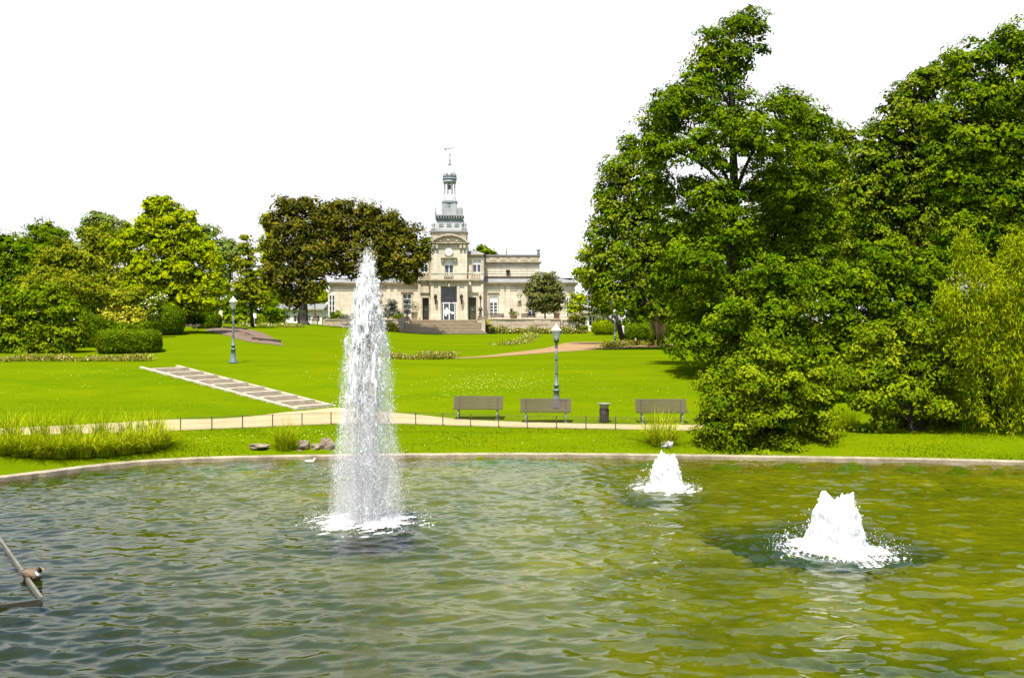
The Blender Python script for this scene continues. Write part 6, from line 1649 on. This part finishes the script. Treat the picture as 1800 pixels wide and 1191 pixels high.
def big_jet():
    root = empty('fountain_jet', JET, 'tall white fountain jet shooting up from the pond with a foaming foot', 'fountain')
    rng = np.random.default_rng(51); H = 5.62
    # the rising core: a ragged white stem that opens towards the top
    na, nz_ = 40, 150
    A, T = np.meshgrid(np.linspace(0, 2*math.pi, na, endpoint=False), np.linspace(0, 1, nz_))
    X = np.stack([np.cos(A)*0.6, np.sin(A)*0.6, T*7], -1)
    nn = vnoise(rng, X, ((0.8, 0.7), (1.8, 0.6), (4, 0.45)))
    prof = np.interp(T, [0, 0.1, 0.35, 0.6, 0.74, 0.86, 0.95, 1.0], [0.10, 0.10, 0.12, 0.17, 0.22, 0.22, 0.16, 0.05])
    Rr = prof*(1+0.33*nn)
    cx = 0.03*np.sin(T*5+1)
    V = np.stack([Rr*np.cos(A)+cx, Rr*np.sin(A), T*H*0.955], -1).reshape(-1, 3)
    i = np.arange(na)[None, :]+np.arange(nz_-1)[:, None]*na; j = ((np.arange(na)+1) % na)[None, :]+np.arange(nz_-1)[:, None]*na
    F = np.stack([i, j, j+na, i+na], -1).reshape(-1, 4)
    # gaps torn in the upper part
    hole = (nn > 0.62) & (T > 0.5)
    F = F[~hole.ravel()[F].any(1)]
    link_mesh('core', np_mesh('core', V, F, M['froth'], smooth=True), root)
    # fingers of water at the very top
    b = MB()
    for k in range(15):
        a = rng.uniform(0, 6.28); r = rng.uniform(0.02, 0.17); x, y = r*math.cos(a), r*math.sin(a); z0 = H*rng.uniform(0.84, 0.92); h_ = rng.uniform(0.22, 0.62)*(1.2-r*3)
        q = [(x, y, z0), (x*1.08+rng.normal(0, 0.01), y, z0+h_*0.5), (x*1.2+rng.normal(0, 0.03), y, z0+h_*0.85), (x*1.3+rng.normal(0, 0.05), y, z0+h_)]
        b.tube(q, [0.06, 0.04, 0.022, 0.028], 7)
        for s_ in range(3):
            c = (q[3][0]+rng.normal(0, 0.03), q[3][1], q[3][2]+rng.uniform(0.0, 0.14)); rr = rng.uniform(0.008, 0.022); b.lathe([(0.001, -rr), (rr, 0), (0.001, rr*1.4)], 6, c)
    b.build('water_finger', M['froth'], root)
    # torn white sheets round the stem: lacework of water with gaps between
    def rad(z): return np.interp(z, [0, 0.25, 1.3, 2.6, 3.8, 4.7, 5.2, 5.62], [0.84, 0.78, 0.67, 0.55, 0.43, 0.30, 0.20, 0.10])
    for q, (fr, cut, t0) in enumerate(((0.88, 0.42, 0.42), (0.66, 0.22, 0.36), (0.42, -0.05, 0.26))):
        na, nz_ = 110, 330
        A, T = np.meshgrid(np.linspace(0, 2*math.pi, na, endpoint=False), np.linspace(t0, 0.915, nz_))
        Z = T*H; r0 = rad(Z)*fr
        X = np.stack([np.cos(A)*r0*4.6, np.sin(A)*r0*4.6, Z*0.36], -1)
        nn = vnoise(rng, X, ((0.9, 0.7), (2.0, 0.8), (4.2, 0.8), (8, 0.5)))
        Rr = r0*(1+0.10*nn)
        V = np.stack([Rr*np.cos(A), Rr*np.sin(A), Z+0.03*nn], -1).reshape(-1, 3)
        i = np.arange(na)[None, :]+np.arange(nz_-1)[:, None]*na; j = ((np.arange(na)+1) % na)[None, :]+np.arange(nz_-1)[:, None]*na
        F = np.stack([i, j, j+na, i+na], -1).reshape(-1, 4)
        k_ = (nn > cut+1.1*(1-smoothstep((T-t0)/0.32))).ravel(); F = F[k_[F].all(1)]
        link_mesh('water_sheet', np_mesh('water_sheet', V, F, M['froth'], smooth=True), root)
    # veil of falling water in bunches, threads and drops
    Cs, rs, ss = [], [], []
    nb = 1900
    zb = H*(1-rng.random(nb)**0.85*0.985); rb_ = rad(zb)*np.sqrt(rng.uniform(0.02, 1.0, nb)); ab = rng.uniform(0, 6.28, nb)
    for z, r, a in zip(zb, rb_, ab):
        k = rng.integers(8, 20); sp = rng.uniform(0.02, 0.06)
        p = np.array([r*math.cos(a), r*math.sin(a), z])+rng.standard_normal((k, 3))*np.array([sp, sp, sp*rng.uniform(2, 5)])
        Cs.append(p); rs.append(rng.uniform(0.003, 0.0075, k)); ss.append(rng.uniform(1.5, 5.5, k))
    n = 9000; z = H*rng.random(n)**1.15*0.98; r = rad(z)*rng.uniform(0.1, 1.10, n)**0.6; a = rng.uniform(0, 6.28, n)
    Cs.append(np.stack([r*np.cos(a), r*np.sin(a), z], 1)); rs.append(rng.uniform(0.0025, 0.006, n)); ss.append(rng.uniform(1.5, 5.0, n))
    n = 420; z = H*rng.uniform(0.05, 0.78, n); r = rad(z)*rng.uniform(1.0, 1.4, n); a = rng.uniform(0, 6.28, n)   # strays, drifting left in the wind
    Cs.append(np.stack([r*np.cos(a)-0.05, r*np.sin(a), z], 1)); rs.append(rng.uniform(0.004, 0.010, n)); ss.append(rng.uniform(0.9, 2.4, n))
    C = np.concatenate(Cs); ok = C[:, 2] > 0.02
    me = drops_mesh('falling_drops', C[ok], np.concatenate(rs)[ok], np.concatenate(ss)[ok], M['drop'], 52)
    tag(link_mesh('falling_drops', me, root), kind='stuff')
    for nm, mt, fr, z1 in (('mist', 'mist', 1.12, 4.6), ('mist', 'mist', 0.92, 4.9), ('mist', 'mist_mid', 0.72, 5.1), ('mist', 'mist_core', 0.40, 5.3)):
        b = MB(); zz = np.linspace(0.03, z1, 26); wv = 1+0.07*np.sin(zz*3.1+fr*9)+0.05*np.sin(zz*7.3+fr*4)
        b.lathe([(float(rad(z))*fr*float(w_)*(1 if z < z1-0.3 else 0.5), float(z)) for z, w_ in zip(zz, wv)]+[(0.01, z1+0.15)], 28); b.build(nm, M[mt], root)
    foam_ring(root, 0.45, 1.18, 54, 0.09, 0.40)
big_jet()

def bubbler(base, W_, H_, label, seed, peaks, foam):
    root = empty('bubbling_fountain', base, label, 'fountain', 'low bubbling fountains in the pond')
    rng = np.random.default_rng(seed); na, nt = 120, 60
    A, T = np.meshgrid(np.linspace(0, 2*math.pi, na, endpoint=False), np.linspace(0, 1, nt))
    top = np.full(na, 0.70)
    a1 = A[0]
    for pa, ph, pw in peaks: top = np.maximum(top, 0.70+(ph-0.70)*np.exp(-((np.angle(np.exp(1j*(a1-pa)))/pw)**2)))
    top = top*(1+0.035*np.sin(17*a1)+0.03*np.sin(29*a1+1))
    U = np.minimum(T/0.84, 1.0)
    Z = H_*top[None]*U
    prof = np.interp(U, [0, 0.06, 0.2, 0.5, 0.8, 1.0], [0.62, 0.55, 0.51, 0.47, 0.41, 0.32])*W_
    inn = np.clip((T-0.84)/0.16, 0, 1)
    Rr = prof*(1-inn); Z = Z-inn*0.22*H_
    X = np.stack([Rr*np.cos(A)/W_, Rr*np.sin(A)/W_, Z/H_*1.5], -1)
    nn = vnoise(rng, X, ((1.2, 0.8), (2.8, 0.7), (6.0, 0.35), (12, 0.15)))
    Rr = Rr*(1+0.085*nn); Z = Z+0.018*H_*nn*(1-inn)
    V = np.stack([Rr*np.cos(A), Rr*np.sin(A), Z], -1).reshape(-1, 3)
    i = np.arange(na)[None, :]+np.arange(nt-1)[:, None]*na; j = ((np.arange(na)+1) % na)[None, :]+np.arange(nt-1)[:, None]*na
    link_mesh('froth_mound', np_mesh('froth_mound', V, np.stack([i, j, j+na, i+na], -1).reshape(-1, 4), M['froth'], smooth=True), root)
    n = 600; a = rng.uniform(0, 6.28, n); u = rng.random(n)
    r = np.interp(u, [0, 0.2, 0.6, 1.0], [0.62, 0.54, 0.48, 0.34])*W_*rng.normal(0.96, 0.05, n); z = H_*u*np.interp(a, a1, top)*rng.uniform(0.9, 1.03, n)
    me = drops_mesh('spray_drops', np.stack([r*np.cos(a), r*np.sin(a), z+0.02], 1), rng.uniform(0.006, 0.02, n), rng.uniform(0.8, 2.4, n), M['drop'], seed+1)
    tag(link_mesh('spray_drops', me, root), kind='stuff')
    n = 70; t = rng.random(n); a = rng.normal(math.pi, 0.9, n) if foam > 0.9 else rng.normal(0, 0.9, n)   # thrown arcs of drops
    r = W_*(0.45+0.65*t); z = H_*(0.55*(1-t)+0.35*t*(1-t)*2)*rng.uniform(0.3, 1.1, n)+0.03
    me = drops_mesh('thrown_drops', np.stack([r*np.cos(a), r*np.sin(a), z], 1), rng.uniform(0.006, 0.017, n), rng.uniform(0.8, 2.0, n), M['drop'], seed+3); tag(link_mesh('thrown_drops', me, root), kind='stuff')
    foam_ring(root, W_*0.5, W_*foam, seed+5, 0.06, 0.46)
bubbler(BUB2, 0.98, 1.10, 'larger low fountain bubbling white in front, two peaked, at lower right', 61, [(3.6, 1.04, 0.42), (5.7, 0.95, 0.75), (0.6, 0.9, 0.7)], 1.12)
bubbler(BUB1, 0.80, 0.97, 'smaller low fountain bubbling white near the far kerb by the bush', 71, [(4.2, 1.0, 0.6), (5.6, 0.93, 0.4), (1.5, 0.9, 0.9)], 1.0)
print('STAT', STAT, sum(STAT.values()), 'polys', sum(len(o.data.polygons) for o in COL.objects if o.type == 'MESH'), 'objects', len(COL.objects))
